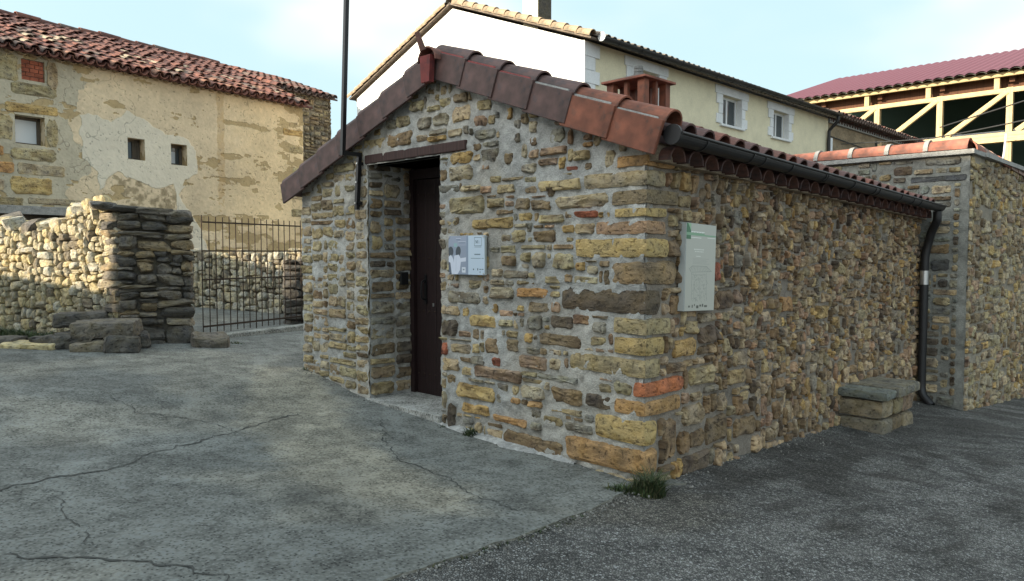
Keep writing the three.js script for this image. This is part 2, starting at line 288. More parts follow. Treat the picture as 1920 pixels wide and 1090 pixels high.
// rough mortar sheet with the joints' colour: local x,y on the wall, z out
function mortarSheet(x0, x1, y0, y1, ok, step, disp, colf) {
  const nx = Math.ceil((x1 - x0) / step), ny = Math.ceil((y1 - y0) / step), pos = [], col = [], uv = [], idx = [];
  for (let j = 0; j <= ny; j++) for (let i = 0; i <= nx; i++) { const x = x0 + (x1 - x0) * i / nx, y = y0 + (y1 - y0) * j / ny; pos.push(x, y, disp(x, y)); const c = colf(x, y); col.push(...c); uv.push(x, y); }
  for (let j = 0; j < ny; j++) for (let i = 0; i < nx; i++) { if (!ok(x0 + (x1 - x0) * (i + 0.5) / nx, y0 + (y1 - y0) * (j + 0.5) / ny)) continue; const a = j * (nx + 1) + i, b = a + nx + 1; idx.push(a, a + 1, b + 1, a, b + 1, b); }
  const g = new THREE.BufferGeometry(); g.setAttribute('position', new THREE.Float32BufferAttribute(pos, 3)); g.setAttribute('color', new THREE.Float32BufferAttribute(col, 3)); g.setAttribute('uv', new THREE.Float32BufferAttribute(uv, 2)); g.setIndex(idx); g.computeVertexNormals(); return g;
}
// up to 300 stones as parts, the rest as one part
function setStones(cells, parent, mk, pick) {
  const s = cells.map(c => [c, (c[2] - c[0]) * (c[3] - c[1]) * (pick ? pick(c) : 1)]).sort((a, b) => b[1] - a[1]); const rest = [];
  s.forEach(([c], i) => { const g = mk(c); if (i < 300) part('stone', g, M.stoneV, parent); else rest.push(g); });
  if (rest.length) { const m = part('small_stones', mergeGeometries(rest), M.stoneV, parent); m.userData.kind = 'stuff'; }
}
const choose = (s, r) => stonePal[s[Math.floor(r() * s.length)]];
const vary = (c, r, a = 0.18) => { const k = 1 + (r() - 0.5) * 2 * a, w = (r() - 0.5) * 0.12; return [c[0] * k * (1 + w), c[1] * k, c[2] * k * (1 - w)]; };
// barrel tile: axis along y (0 at its lower end), bulging to +z
function barrel(len, r0, r1, th = 0.012, seg = 8, arc = Math.PI) {
  const pos = [], uv = [], idx = []; const a0 = (Math.PI - arc) / 2;
  for (const [y, r] of [[0, r0], [len, r1]]) for (const o of [0, th]) for (let i = 0; i <= seg; i++) { const a = a0 + arc * i / seg; pos.push(Math.cos(a) * (r - o), y, Math.sin(a) * (r - o)); uv.push(a * 0.1 + o, y); }
  const S = seg + 1, o0 = 0, i0 = S, o1 = 2 * S, i1 = 3 * S;
  for (let i = 0; i < seg; i++) { idx.push(o0 + i, o1 + i, o1 + i + 1, o0 + i, o1 + i + 1, o0 + i + 1); idx.push(i0 + i, i1 + i + 1, i1 + i, i0 + i, i0 + i + 1, i1 + i + 1); idx.push(o0 + i, o0 + i + 1, i0 + i + 1, o0 + i, i0 + i + 1, i0 + i); idx.push(o1 + i, i1 + i + 1, o1 + i + 1, o1 + i, i1 + i, i1 + i + 1); }
  idx.push(o0, i0, i1, o0, i1, o1, o0 + seg, i1 + seg, i0 + seg, o0 + seg, o1 + seg, i1 + seg);
  const g = new THREE.BufferGeometry(); g.setAttribute('position', new THREE.Float32BufferAttribute(pos, 3)); g.setAttribute('uv', new THREE.Float32BufferAttribute(uv, 2)); g.setIndex(idx);
  const ng = g.toNonIndexed(); ng.computeVertexNormals(); return ng;
}
function place(g, x, y, z, rx = 0, ry = 0, rz = 0) { return g.clone().applyMatrix4(new THREE.Matrix4().makeRotationFromEuler(new THREE.Euler(rx, ry, rz)).setPosition(x, y, z)); }
// rows of barrel tiles on a roof slope (x along the eave, y up the slope, z out); the largest rows as parts
function tileSlope(deck, x0, x1, len, { pitch = 0.21, expo = 0.33, r = 0.085, mats, rnd, rows = 99, jit = 0.006, name = 'roof_tile', wild = 0, max = 300, z = 0.035 }) {
  expo = len / Math.ceil(len / expo - 0.12); const L = expo + 0.09, cov = barrel(L, r, r * 0.84), chan = barrel(L, r * 1.02, r * 0.86), nC = Math.floor((x1 - x0) / pitch), nR = Math.ceil(len / expo - 0.12), rest = [], ch = []; let n = 0;
  const mat = () => mats[Math.min(mats.length - 1, Math.floor(rnd() * mats.length))];
  for (let j = 0; j < nR; j++) for (let i = 0; i <= nC; i++) {
    const x = x0 + i * pitch, y = j * expo - 0.05, jx = (rnd() - 0.5) * jit * 2, jy = (rnd() - 0.5) * jit * 3, rz = (rnd() - 0.5) * wild, e = 0.05;
    const zz = z + 0.022 + (rnd() - 0.5) * jit;
    if (j < rows && n < max) { const m = part(name, cov, mat(), deck, [x + jx, y + jy, zz], [-e, 0, rz]); n++; } else rest.push(place(cov, x + jx, y + jy, zz, -e, 0, rz));
    if (i < nC) ch.push(place(chan, x + pitch / 2, y - 0.03, z + 0.055, Math.PI ? -e : 0, Math.PI, 0));
  }
  if (ch.length) { const c = part('channel_tiles', mergeGeometries(ch), mats[0], deck); c.userData.kind = 'stuff'; }
  if (rest.length) { const c = part('upper_tiles', mergeGeometries(rest), mats[Math.floor(mats.length / 2)], deck); c.userData.kind = 'stuff'; }
}

// ---------- terrain ----------
const HC = [0.849, -4.7425], AU = 45.5 * Math.PI / 180, UX = -Math.sin(AU), UZ = -Math.cos(AU), VX = Math.cos(AU), VZ = -Math.sin(AU), TURN = Math.PI - (Math.PI / 2 - AU) ;
const HUT_TURN = Math.atan2(-UZ, UX);
function interp(x, xs, ys) { if (x <= xs[0]) return ys[0]; for (let i = 1; i < xs.length; i++) if (x < xs[i]) return lerp(ys[i - 1], ys[i], sm((x - xs[i - 1]) / (xs[i] - xs[i - 1]))); return ys[ys.length - 1]; }
function ground(x, z) {
  const u = (x - HC[0]) * UX + (z - HC[1]) * UZ, fx = x < 0 ? -14 * Math.tanh(-x / 14) : 12 * Math.tanh(x / 12), zz = -40 * Math.tanh(-z / 40);
  return -0.0756 * fx - 0.0177 * zz - 0.0435 + interp(u, [-3, 0, 2.03, 3.04, 4.18, 6], [0, 0.023, -0.032, -0.039, 0.044, 0.05]) - 0.085 * Math.max(0, Math.min(x - 4.7, 6)) ;
}
const hutXZ = (u, v) => [HC[0] + UX * u + VX * v, HC[1] + UZ * u + VZ * v];
// right-hand edge of the concrete, as x for a given z
const edgeZ = [[3, -6.2], [1, -4.4], [-1.2, -2.35], [-2.4, -1.22], [-3.24, -0.43], [-3.85, 0.11], [-4.2, 0.40], [-4.55, 0.69], [-4.78, 0.95]];
function edgeX(z) {
  if (z > -4.78) { for (let i = 1; i < edgeZ.length; i++) if (z >= edgeZ[i][0]) { const t = (z - edgeZ[i - 1][0]) / (edgeZ[i][0] - edgeZ[i - 1][0]); return lerp(edgeZ[i - 1][1], edgeZ[i][1], t) + (fbm(z * 3 + 40, 2, 0, 3) - 0.5) * 0.14 + (fbm(z * 17, 5, 0, 3) - 0.5) * 0.07; } }
  return z < -7.3 ? HC[0] + 0.35 - 2.52 * 1.017 : HC[0] + 0.35 + (z + 4.78) * 1.017;
}
const inPoly = (P, x, y) => { let c = false; for (let i = 0, j = P.length - 1; i < P.length; j = i++) if ((P[i][1] > y) !== (P[j][1] > y) && x < (P[j][0] - P[i][0]) * (y - P[i][1]) / (P[j][1] - P[i][1]) + P[i][0]) c = !c; return c; };
function sheet(xsOf, zs, yoff, colf, skirt) {
  const pos = [], col = [], uv = [], idx = []; let nx = 0;
  zs.forEach(z => { const xs = xsOf(z); nx = xs.length; for (const x of xs) { pos.push(x, ground(x, z) + yoff(x, z), z); col.push(...colf(x, z)); uv.push(x, z); } });
  for (let j = 0; j < zs.length - 1; j++) for (let i = 0; i < nx - 1; i++) { const a = j * nx + i, b = a + nx; idx.push(a, b + 1, b, a, a + 1, b + 1); }
  if (skirt) { const base = pos.length / 3; zs.forEach((z, j) => { const q = (j * nx + nx - 1) * 3; for (const dy of [0, -0.06]) { pos.push(pos[q], pos[q + 1] + dy, pos[q + 2]); col.push(0.24, 0.23, 0.2); uv.push(z, dy); } }); for (let j = 0; j < zs.length - 1; j++) { const a = base + j * 2; idx.push(a, a + 3, a + 2, a, a + 1, a + 3); } }
  const g = new THREE.BufferGeometry(); g.setAttribute('position', new THREE.Float32BufferAttribute(pos, 3)); g.setAttribute('color', new THREE.Float32BufferAttribute(col, 3)); g.setAttribute('uv', new THREE.Float32BufferAttribute(uv, 2)); g.setIndex(idx); g.computeVertexNormals(); return g;
}
const span = (a, b, st) => { const n = Math.ceil(Math.abs(b - a) / st), o = []; for (let i = 0; i <= n; i++) o.push(a + (b - a) * i / n); return o; };
{
  const far = [-150, -90, -55, -35, -24], xs = [...far, ...span(-18, 18, 0.5), ...far.slice().reverse().map(v => -v)], zs = [90, 50, 25, 12, ...span(6, -26, 0.5), -35, -55, -90, -150];
  const g = sheet(() => xs, zs, () => -0.05, () => [1, 1, 1]); struct('ground', g, M.earth);
  // asphalt lane on the right
  const azs = [...span(4, -1.5, 0.2), ...span(-1.6, -13, 0.08), ...span(-13.5, -24, 0.5)];
  const ag = sheet(z => { const a = edgeX(z) - 0.25; const o = []; for (let i = 0; i <= 55; i++) o.push(a + i * 0.08); for (let i = 1; i <= 50; i++) o.push(lerp(a + 4.4, 24, i / 50)); return o; }, azs, (x, z) => (fbm(x * 1.3 + 9, z * 1.3, 0, 3) - 0.5) * 0.018, (x, z) => {
    const n = fbm(x * 0.9 + 30, z * 0.9, 0, 4), f = fbm(x * 6 + 3, z * 6, 0, 3); let k = 0.88 + (n - 0.5) * 0.4 + (f - 0.5) * 0.6; let c = [0.38 * k, 0.38 * k, 0.372 * k];
    // dirt and moss along the foot of the hut's long wall
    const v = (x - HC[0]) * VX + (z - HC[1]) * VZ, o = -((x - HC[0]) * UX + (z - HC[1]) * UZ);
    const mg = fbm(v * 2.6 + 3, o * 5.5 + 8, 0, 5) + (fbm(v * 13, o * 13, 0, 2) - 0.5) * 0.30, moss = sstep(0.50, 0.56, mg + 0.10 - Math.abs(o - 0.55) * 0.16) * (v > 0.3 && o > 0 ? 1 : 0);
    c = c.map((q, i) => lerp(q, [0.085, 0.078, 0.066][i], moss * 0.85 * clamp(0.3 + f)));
    // sandy worn concrete apron near the corner
    const d = Math.hypot((x - 0.75) * 0.8 , (z + 4.35) * 1.5) + (fbm(x * 5 + 2, z * 5, 0, 3) - 0.5) * 0.5; const s = sstep(0.62, 0.4, d);
    c = c.map((q, i) => lerp(q, [0.27, 0.25, 0.21][i], s * 0.7));
    const mh = Math.hypot((x - 2.92) * 0.9, (z + 5.57) * 1.5) + (fbm(x * 7, z * 7, 0, 3) - 0.5) * 0.18; c = c.map((q, i) => lerp(q, [0.30, 0.30, 0.29][i], sstep(0.26, 0.2, mh) * 0.7));
    return c;
  }); struct('asphalt_lane', ag, M.asphalt);
  // concrete pavement on the left, with a paler, warmer-toned band
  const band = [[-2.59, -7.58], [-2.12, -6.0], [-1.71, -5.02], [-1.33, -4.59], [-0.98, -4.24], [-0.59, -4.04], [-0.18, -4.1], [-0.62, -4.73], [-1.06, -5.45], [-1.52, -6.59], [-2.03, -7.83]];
  const czs = [...span(3, -1.6, 0.25), ...span(-1.7, -9.5, 0.07), ...span(-9.8, -14, 0.3)];
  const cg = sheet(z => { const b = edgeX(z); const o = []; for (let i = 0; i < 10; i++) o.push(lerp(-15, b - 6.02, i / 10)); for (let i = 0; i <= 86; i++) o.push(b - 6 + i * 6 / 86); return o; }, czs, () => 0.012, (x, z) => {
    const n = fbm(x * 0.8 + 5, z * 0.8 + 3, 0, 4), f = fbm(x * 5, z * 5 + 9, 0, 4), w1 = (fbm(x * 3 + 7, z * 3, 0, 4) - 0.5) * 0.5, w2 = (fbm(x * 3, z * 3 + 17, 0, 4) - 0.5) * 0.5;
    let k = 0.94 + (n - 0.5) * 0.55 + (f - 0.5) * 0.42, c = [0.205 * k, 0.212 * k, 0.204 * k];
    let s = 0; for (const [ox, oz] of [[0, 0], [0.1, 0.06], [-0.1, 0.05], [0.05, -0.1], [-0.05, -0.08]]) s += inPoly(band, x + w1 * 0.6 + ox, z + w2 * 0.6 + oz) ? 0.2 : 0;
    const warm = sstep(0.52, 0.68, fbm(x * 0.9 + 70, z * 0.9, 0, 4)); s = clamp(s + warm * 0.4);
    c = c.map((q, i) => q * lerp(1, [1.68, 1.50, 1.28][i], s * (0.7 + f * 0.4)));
    const dk = sstep(0.60, 0.74, fbm(x * 1.7 + 33, z * 1.7 + 4, 0, 4)); return c.map(q => q * (1 - dk * 0.28));
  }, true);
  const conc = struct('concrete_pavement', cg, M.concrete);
  // cracks filled with dirt
  const cr = RNG(5);
  const cracks = [
    [[-2.9, -3.8], [-2.77, -3.98], [-2.69, -4.18], [-2.56, -4.31], [-2.41, -4.5], [-2.32, -4.86], [-2.19, -5.13], [-2.05, -5.47], [-1.92, -5.79], [-1.77, -6.14]],
    [[-1.08, -6.12], [-0.94, -5.48], [-0.79, -5.05], [-0.55, -4.77], [-0.37, -4.61], [-0.29, -4.41], [-0.12, -4.25], [0.06, -4.1]],
    [[-2.22, -3.18], [-1.95, -3.18], [-1.7, -3.2], [-1.46, -3.17], [-1.23, -3.11], [-1.0, -2.9]], [[-2.51, -4.07], [-2.3, -3.77], [-2.04, -3.51], [-1.9, -3.34]],
    [[-2.05, -5.47], [-2.4, -5.7], [-2.9, -5.75], [-3.4, -6.1]], [[-4.8, -6.4], [-4.0, -6.9], [-3.3, -7.6], [-2.9, -8.3]]];
  cracks.forEach((P, ci) => {
    const pos = [], idx = []; let n = 0; const wmax = [0.008, 0.005, 0.010, 0.004, 0.004, 0.005][ci];
    for (let k = 0; k < P.length - 1; k++) { const L = Math.hypot(P[k + 1][0] - P[k][0], P[k + 1][1] - P[k][1]), m = Math.ceil(L / 0.025); for (let i = 0; i < m; i++) {
      const t = i / m, dx = (P[k + 1][0] - P[k][0]) / L, dz = (P[k + 1][1] - P[k][1]) / L, jx = (fbm(n * 0.35, ci * 9, 0, 3) - 0.5) * 0.085 + (cr() - 0.5) * 0.010, x = lerp(P[k][0], P[k + 1][0], t) - dz * jx, z = lerp(P[k][1], P[k + 1][1], t) + dx * jx, w = wmax * (0.25 + 0.9 * vn(n * 0.4, ci + 3));
      for (const s of [-1, 1]) { const X = x - dz * w * s, Z = z + dx * w * s; pos.push(X, ground(X, Z) + 0.016, Z); } if (n) { const b = (n - 1) * 2; idx.push(b, b + 1, b + 3, b, b + 3, b + 2); } n++; } }
    const g = new THREE.BufferGeometry(); g.setAttribute('position', new THREE.Float32BufferAttribute(pos, 3)); const uv = []; for (let i = 0; i < pos.length; i += 3) uv.push(pos[i], pos[i + 2]); g.setAttribute('uv', new THREE.Float32BufferAttribute(uv, 2)); g.setIndex(idx); g.computeVertexNormals();
    part('crack', g, M.crackDirt, conc);
  });
}

// ---------- the stone hut ----------
const hut = thing('stone_hut', 'small rubble stone hut with brown tiled gable roof and recessed dark door', 'hut', [HC[0], 0, HC[1]], HUT_TURN);
const APEX = 1.99, SLOPE = 0.385, WALLTOP = u => 2.98 - SLOPE * Math.abs(u - APEX);
{
  const R = RNG(11), DU0 = 2.01, DU1 = 3.045, DTOP = 2.31;
  const inFront = (s, y) => { const u = -s; return u > 0.0 && u < 4.2 && y < WALLTOP(u) && !(u > DU0 && u < DU1 && y < DTOP); };
  // solid core of the front, behind the mortar
  const prof = [[0.03, -0.4], [0.03, WALLTOP(0.03)], [APEX, WALLTOP(APEX)], [4.19, WALLTOP(4.19)], [4.19, -0.4], [DU1 + 0.03, -0.4], [DU1 + 0.03, DTOP], [DU0 - 0.03, DTOP], [DU0 - 0.03, -0.4]].map(p => [-p[0], p[1]]);
  const core = extrude(prof, 0.52); core.translate(0, 0, -0.55);
  const mcol = (x, y) => { const n = fbm(x * 2.2 + 20, y * 2.2, 0, 4), f = fbm(x * 9, y * 9 + 4, 0, 3), k = 0.80 + (n - 0.5) * 0.5 + (f - 0.5) * 0.3, t = sstep(0.45, 0.65, fbm(x * 1.4 + 3, y * 1.4 + 9, 0, 3)); return [lerp(0.55, 0.56, t) * k, lerp(0.545, 0.53, t) * k, lerp(0.52, 0.475, t) * k]; };
  const mz = (x, y) => 0.009 + (fbm(x * 13 + 5, y * 13, 0, 3) - 0.5) * 0.046 + (fbm(x * 45, y * 45, 0, 2) - 0.5) * 0.016;
  const ms = mortarSheet(-4.2, 0.0, -0.35, 2.98, inFront, 0.022, mz, mcol);
  const fw = part('front_wall', mergeGeometries([ms, paint(core.index ? core : core, [0.3, 0.29, 0.27])].map(g => g.index ? g.toNonIndexed() : g)), M.mortarV, hut, [0, 0, 0], [0, Math.PI, 0]);
  const given = '-190,207,-160,220,t -201,198,-178,206,g -191,180,-147,196,o -174,198,-152,204,t -151,195,-138,202,p -134,194,-115,202,o -144,184,-126,192,o -98,180,-79,189,b -162,168,-116,178,y -112,173,-97,180,y -91,171,-67,178,o -58,173,-38,179,r -37,173,-27,178,y -74,180,-28,191,t -92,193,-52,202,o -96,157,-75,167,b -119,157,-103,168,o -68,163,-57,170,y -130,140,-114,149,b -110,143,-98,152,o -97,138,-84,152,t -78,138,-58,152,o -127,131,-100,138,g -85,128,-68,135,o -59,129,-37,135,o -192,109,-151,121,g -141,114,-115,125,t -113,117,-82,126,n -68,116,-46,127,g -41,119,-28,127,o -199,99,-176,108,t -199,82,-179,97,d -165,92,-132,103,y -131,94,-116,101,o -113,107,-105,112,y -82,108,-59,115,g -102,94,-86,106,g -80,95,-59,107,d -199,66,-191,78,r -188,69,-162,79,t -147,72,-131,86,b -125,76,-111,86,b -105,84,-96,92,y -90,83,-50,94,b -43,87,-29,95,o -104,76,-90,82,g -139,63,-130,71,r -163,62,-147,70,g -199,53,-177,66,t -111,64,-82,76,p -174,52,-161,60,o -160,52,-108,63,p -142,150,-131,155,g -83,189,-76,197,b -180,34,-135,48,y -175,22,-142,32,y -119,37,-109,43,n -101,37,-87,43,n -110,43,-85,54,t -79,43,-49,57,b -48,44,-26,56,d -79,37,-50,42,o -139,20,-101,27,n -98,23,-48,35,n -92,59,-54,65,g -127,0,-68,18,b -199,21,-193,37,t -192,6,-181,31,d -145,6,-128,15,t -237,268,-220,279,o -216,266,-200,272,o -185,252,-162,267,t -160,246,-145,257,p -258,256,-237,269,o -231,252,-210,265,g -209,252,-188,264,g -275,241,-237,256,b -215,241,-192,246,y -183,268,-166,277,b -157,259,-139,268,o -191,242,-173,250,t -157,236,-135,246,g -126,215,-117,226,b -151,219,-131,230,g -101,218,-91,225,p -108,207,-93,216,g -59,212,-45,220,o -50,221,-42,225,n -188,220,-160,231,y -189,212,-161,219,t -141,203,-130,209,o -65,206,-55,210,r';
  const pre = given.split(' ').map(t => { const q = t.split(','); return [...q.slice(0, 4).map(v => v / 100), q[4]]; });
  // quoins at the corner: height and length on the front and on the long wall, colour
  const quoins = [[-0.12, 0.30, 0.30, 't'], [0.05, 0.66, 0.14, 'n'], [0.245, 0.40, 0.13, 'y'], [0.435, 0.24, 0.42, 'n'], [0.56, 0.08, 0.44, 'e'], [0.685, 0.62, 0.16, 'o'], [0.83, 0.24, 0.20, 'y'], [0.965, 0.24, 0.26, 'o'], [1.09, 0.70, 0.17, 'd'], [1.28, 0.27, 0.34, 'b'], [1.46, 0.58, 0.24, 'y'], [1.61, 0.40, 0.22, 'p'], [1.72, 0.24, 0.20, 'y'], [1.80, 0.26, 0.36, 'b'], [1.915, 0.50, 0.20, 't'], [2.04, 0.22, 0.30, 'n']];
  const qR = RNG(5); const qpreF = [], qpreS = [];
  quoins.forEach(([y0, lf, ls, c], i) => {
    const y1 = i + 1 < quoins.length ? quoins[i + 1][0] : 2.13, h = y1 - y0; qpreF.push([-lf, y0, 0, y1]); qpreS.push([0, y0, ls, y1]);
    // one block turning the corner; x of the front wall runs to 0 at the corner, z inwards is the long wall
    const pr = 0.016 + qR() * 0.012, gg = squareBlock(qR, lf + pr, h - 0.012 - qR() * 0.012, ls + pr); gg.translate(-lf / 2 + pr / 2 + 0.004, (y0 + y1) / 2, -ls / 2 + pr / 2 + 0.004);
    const cc = vary(stonePal[c], qR, 0.1), ca = gg.attributes.color; for (let k = 0; k < ca.count; k++) ca.setXYZ(k, ca.getX(k) * cc[0], ca.getY(k) * cc[1], ca.getZ(k) * cc[2]);
    part('quoin', gg, M.stoneV, fw);
  });
  const clash = (s) => qpreF.some(q => s[0] < q[2] - 0.01 && s[2] > q[0] + 0.01 && s[1] < q[3] - 0.01 && s[3] > q[1] + 0.01);
  const good = pre.filter(s => !clash(s));
  const cells = pack({ x0: -4.2, x1: 0, y0: -0.2, y1: 2.96, ok: (s, y) => inFront(s, y) && y > -0.2 && !(s > -3.09 && s < -1.65 && y > 2.28 && y < 2.42), pre: [...good, ...qpreF.map(q => [...q, 'Q'])], rnd: R, minW: 0.04, minH: 0.03,
    size: (x, y, r) => x < -3.0 ? [0.17 + r() * 0.24, 0.055 + r() * 0.085] : y > 2.0 ? [0.07 + r() * 0.14, 0.06 + r() * 0.08] : [0.085 + r() * 0.16, 0.055 + r() * 0.07],
    skip: (x, y) => x < -3 ? 0.04 : y > 1.9 && x > -1.7 ? 0.45 : y > 2.25 ? 0.3 : 0.22 }).filter(c => c[4] !== 'Q');
  setStones(cells, fw, c => { const named = !!c[4], left = c[0] < -3, gp = left ? 0.006 : named ? 0.003 : 0.008, col = vary(named ? stonePal[c[4]] : choose(left ? 'oototbot' : 'oottgbbpyg', R), R, 0.16); return faceStone(c[0] + gp, c[1] + gp, c[2] - gp, c[3] - gp, (named ? 0.020 : 0.013) + R() * 0.018, R, col, 4 + R() * 3); });

  // door recess, left cheek
  const cheekOk = (x, y) => true;
  const cm = mortarSheet(0.0, 0.54, 0.05, 2.34, cheekOk, 0.025, (x, y) => mz(x + 7, y), (x, y) => mcol(x + 9, y).map(v => v * 0.92));
  const ck = part('door_cheek', cm, M.mortarV, hut, [DU1, 0, 0], [0, -Math.PI / 2, 0]);
  const ckCells = pack({ x0: 0.0, x1: 0.5, y0: 0.08, y1: 2.32, ok: () => true, rnd: R, minW: 0.05, size: (x, y, r) => [0.16 + r() * 0.22, 0.06 + r() * 0.1] });
  for (const c of ckCells) part('stone', faceStone(c[0] + 0.006, c[1] + 0.006, c[2] - 0.006, c[3] - 0.006, 0.018 + R() * 0.015, R, vary(choose('obgdbtgt', R), R), 5), M.stoneV, ck);
  // right cheek and a dark room behind the door
  part('door_cheek', bx(DU0 - 0.04, -0.1, 0.02, DU0 - 0.006, DTOP, 0.58), M.greyMortar, hut);
  part('soffit', bx(DU0, DTOP, 0.14, DU1, DTOP + 0.06, 0.6), M.lintelWood, hut);
  const lin = part('lintel', rbx(1.68, 2.31, -0.025, 3.06, 2.392, 0.14, 0.012), M.lintelWood, hut);
  part('threshold', rbx(DU0 - 0.02, -0.05, -0.04, DU1 + 0.02, 0.158, 0.56, 0.01), M.paleConcrete, hut);
  // door
  const door = part('door', bx(DU0 + 0.0, 0.12, 0.53, DU1 - 0.0, 2.3, 0.56), M.doorWood, hut);
  part('door_frame', mergeGeometries([bx(DU1 - 0.075, 0.12, 0.465, DU1 - 0.005, 2.29, 0.53), bx(DU0 + 0.005, 0.12, 0.465, DU0 + 0.075, 2.29, 0.53), bx(DU0 + 0.075, 2.20, 0.465, DU1 - 0.075, 2.29, 0.53)]), M.doorWood, door);
  for (let i = 0; i < 6; i++) { const a = DU0 + 0.08 + i * 0.146; part('plank', rbx(a, 0.125, 0.495, a + 0.141, 2.195, 0.529, 0.006), M.doorWood, door); }
  for (const y of [0.35, 0.95, 1.45, 2.05]) { for (let i = 0; i < 11; i++) { const s = new THREE.SphereGeometry(0.009, 6, 4); part('stud', s, M.rust, door, [DU0 + 0.12 + i * 0.08, y, 0.494]); } }
  part('handle', mergeGeometries([bx(2.80, 1.02, 0.482, 2.835, 1.30, 0.494), tubeNI([[2.818, 1.06, 0.49], [2.818, 1.08, 0.44], [2.818, 1.22, 0.44], [2.818, 1.25, 0.49]], 0.009)]), M.blackMetal, door);
  part('lock', bx(2.70, 1.0, 0.488, 2.715, 1.03, 0.494), M.steel, door);
  part('jamb_plaster', bx(DU1 - 0.012, 0.12, 0.42, DU1 + 0.004, 2.28, 0.465), M.greyMortar, hut);
  const bell = part('entry_keypad', rbx(DU1 - 0.055, 1.20, 0.33, DU1 - 0.012, 1.32, 0.42, 0.006), M.blackPlastic, hut);

  // long wall
  const S = RNG(31), LEN = 5.52, dropV = v => -0.035 * v, inSide = (v, y) => v > 0 && v < LEN && y < 2.10 + dropV(v) && y > -0.12 - v * 0.052 - 0.22;
  const scol = (x, y) => { const n = fbm(x * 2 + 60, y * 2, 0, 4), f = fbm(x * 9, y * 9 + 44, 0, 3), k = 0.78 + (n - 0.5) * 0.55 + (f - 0.5) * 0.35; return [0.35 * k, 0.295 * k, 0.24 * k]; };
  const sz = (x, y) => 0.002 + (fbm(x * 14 + 55, y * 14, 0, 3) - 0.5) * 0.026 + (vn(x * 52, y * 52) - 0.5) * 0.007;
  const ss = mortarSheet(0, LEN, -0.62, 2.12, inSide, 0.024, sz, scol);
  const sideCore = extrude([[0.06, -0.6], [LEN, -0.75], [LEN, 2.1 + dropV(LEN)], [0.06, 2.1]], 0.45).translate(0, 0, -0.48);
  const sw = part('long_wall', mergeGeometries([ss.toNonIndexed(), paint(sideCore, [0.28, 0.25, 0.2])]), M.mortarV, hut, [0, 0, 0], [0, -Math.PI / 2, 0]);
  const sideGiven = [[0.80, 1.28, 0.93, 1.45, 'r'], [0.86, 1.08, 1.12, 1.24, 'd'], [0.62, 0.86, 0.86, 1.0, 'd'], [0.30, 0.78, 0.62, 0.93, 'y'], [0.50, 0.56, 0.86, 0.72, 'o'], [0.72, 0.12, 1.05, 0.34, 'b'], [0.42, -0.05, 0.8, 0.12, 'd'], [0.20, 0.10, 0.36, 0.42, 'b'], [1.15, 0.08, 1.5, 0.26, 'b'], [1.9, 1.0, 2.15, 1.18, 'n'], [2.6, 0.9, 2.9, 1.05, 'y'], [0.42, 0.3, 0.70, 0.46, 't'], [3.3, 1.5, 3.5, 1.62, 't'], [1.05, 0.5, 1.36, 0.64, 'o']];
  const sc = pack({ x0: 0, x1: LEN, y0: -0.42, y1: 2.10, ok: inSide, pre: [...qpreS.map(q => [...q, 'Q']), ...sideGiven.filter(s => !qpreS.some(q => s[0] < q[2] && s[2] > q[0] && s[1] < q[3] && s[3] > q[1]))], rnd: S, minW: 0.03, minH: 0.03,
    size: (x, y, r) => { const k = y < 0.4 ? 1.45 : x < 0.8 ? 1.2 : 1; return [(0.055 + r() * r() * 0.2) * k, (0.05 + r() * 0.085) * k]; }, skip: () => 0.05 }).filter(c => c[4] !== 'Q');
  setStones(sc, sw, c => { const gp = 0.004, col = vary(c[4] ? stonePal[c[4]] : choose('ttoobbptpgdbtty', S), S, 0.2).map((q, i) => q * [1.02, 0.95, 0.93][i]); return faceStone(c[0] + gp, c[1] + gp, c[2] - gp, c[3] - gp, 0.016 + S() * 0.024, S, col, 4 + S() * 4); }, c => 1 / (1 + c[0] * 0.25));
  part('corner_mortar', bx(-0.002, -0.3, -0.002, 0.07, 2.12, 0.07), M.greyMortar, hut);
  // far walls
  part('far_wall', bx(4.15, -0.3, 0.5, 4.2, 2.12, LEN), M.core, hut);
  part('far_wall', extrude([[0.05, -0.6], [4.15, -0.6], [4.15, 1.9], [APEX, 2.7], [0.05, 1.9]], 0.3).translate(0, 0, LEN - 0.3), M.core, hut);

  // roof: two slopes, each a deck with tiles
  const A = Math.atan(SLOPE), cA = Math.cos(A), sA = Math.sin(A), EAVE = -0.16, LEAVE = 4.36, rl = (APEX - EAVE) / cA, rlL = (LEAVE - APEX) / cA, y0r = 3.065 - SLOPE * (APEX - EAVE), y0l = 3.065 - SLOPE * (LEAVE - APEX);
  const T = RNG(9), roofR = part('roof', bx(-0.02, 0.04, -0.07, LEN + 0.25, rl, -0.03), M.hutTileC, hut); frame(roofR, [EAVE, y0r, 0], [0, -0.040, 1], [cA, sA, 0]);
  tileSlope(roofR, 0.16, LEN - 0.15, rl, { mats: [M.hutTileA, M.hutTileB, M.hutTileC, M.hutTileA], rnd: T, expo: 0.345, z: -0.012 });
  const roofL = part('roof', bx(-LEN - 0.2, 0.0, -0.07, 0.02, rlL, -0.03), M.hutTileC, hut); frame(roofL, [LEAVE, y0l, 0], [0, 0.040, -1], [-cA, sA, 0]);
  tileSlope(roofL, -LEN + 0.1, -0.16, rlL, { mats: [M.hutTileA, M.hutTileB, M.hutTileC], rnd: T, expo: 0.345, z: -0.05, rows: 0 });
  // verge tiles: a round top over a flat flap
  const vg = (len, top) => { const f = rbx(-0.013, -0.03, -0.20, 0.013, len, 0.012, 0.006), b = barrel(len + 0.05, 0.088, 0.078, 0.012, 10).translate(0.095, -0.03, 0.005); return mergeGeometries([f.index ? f.toNonIndexed() : f, b]); };
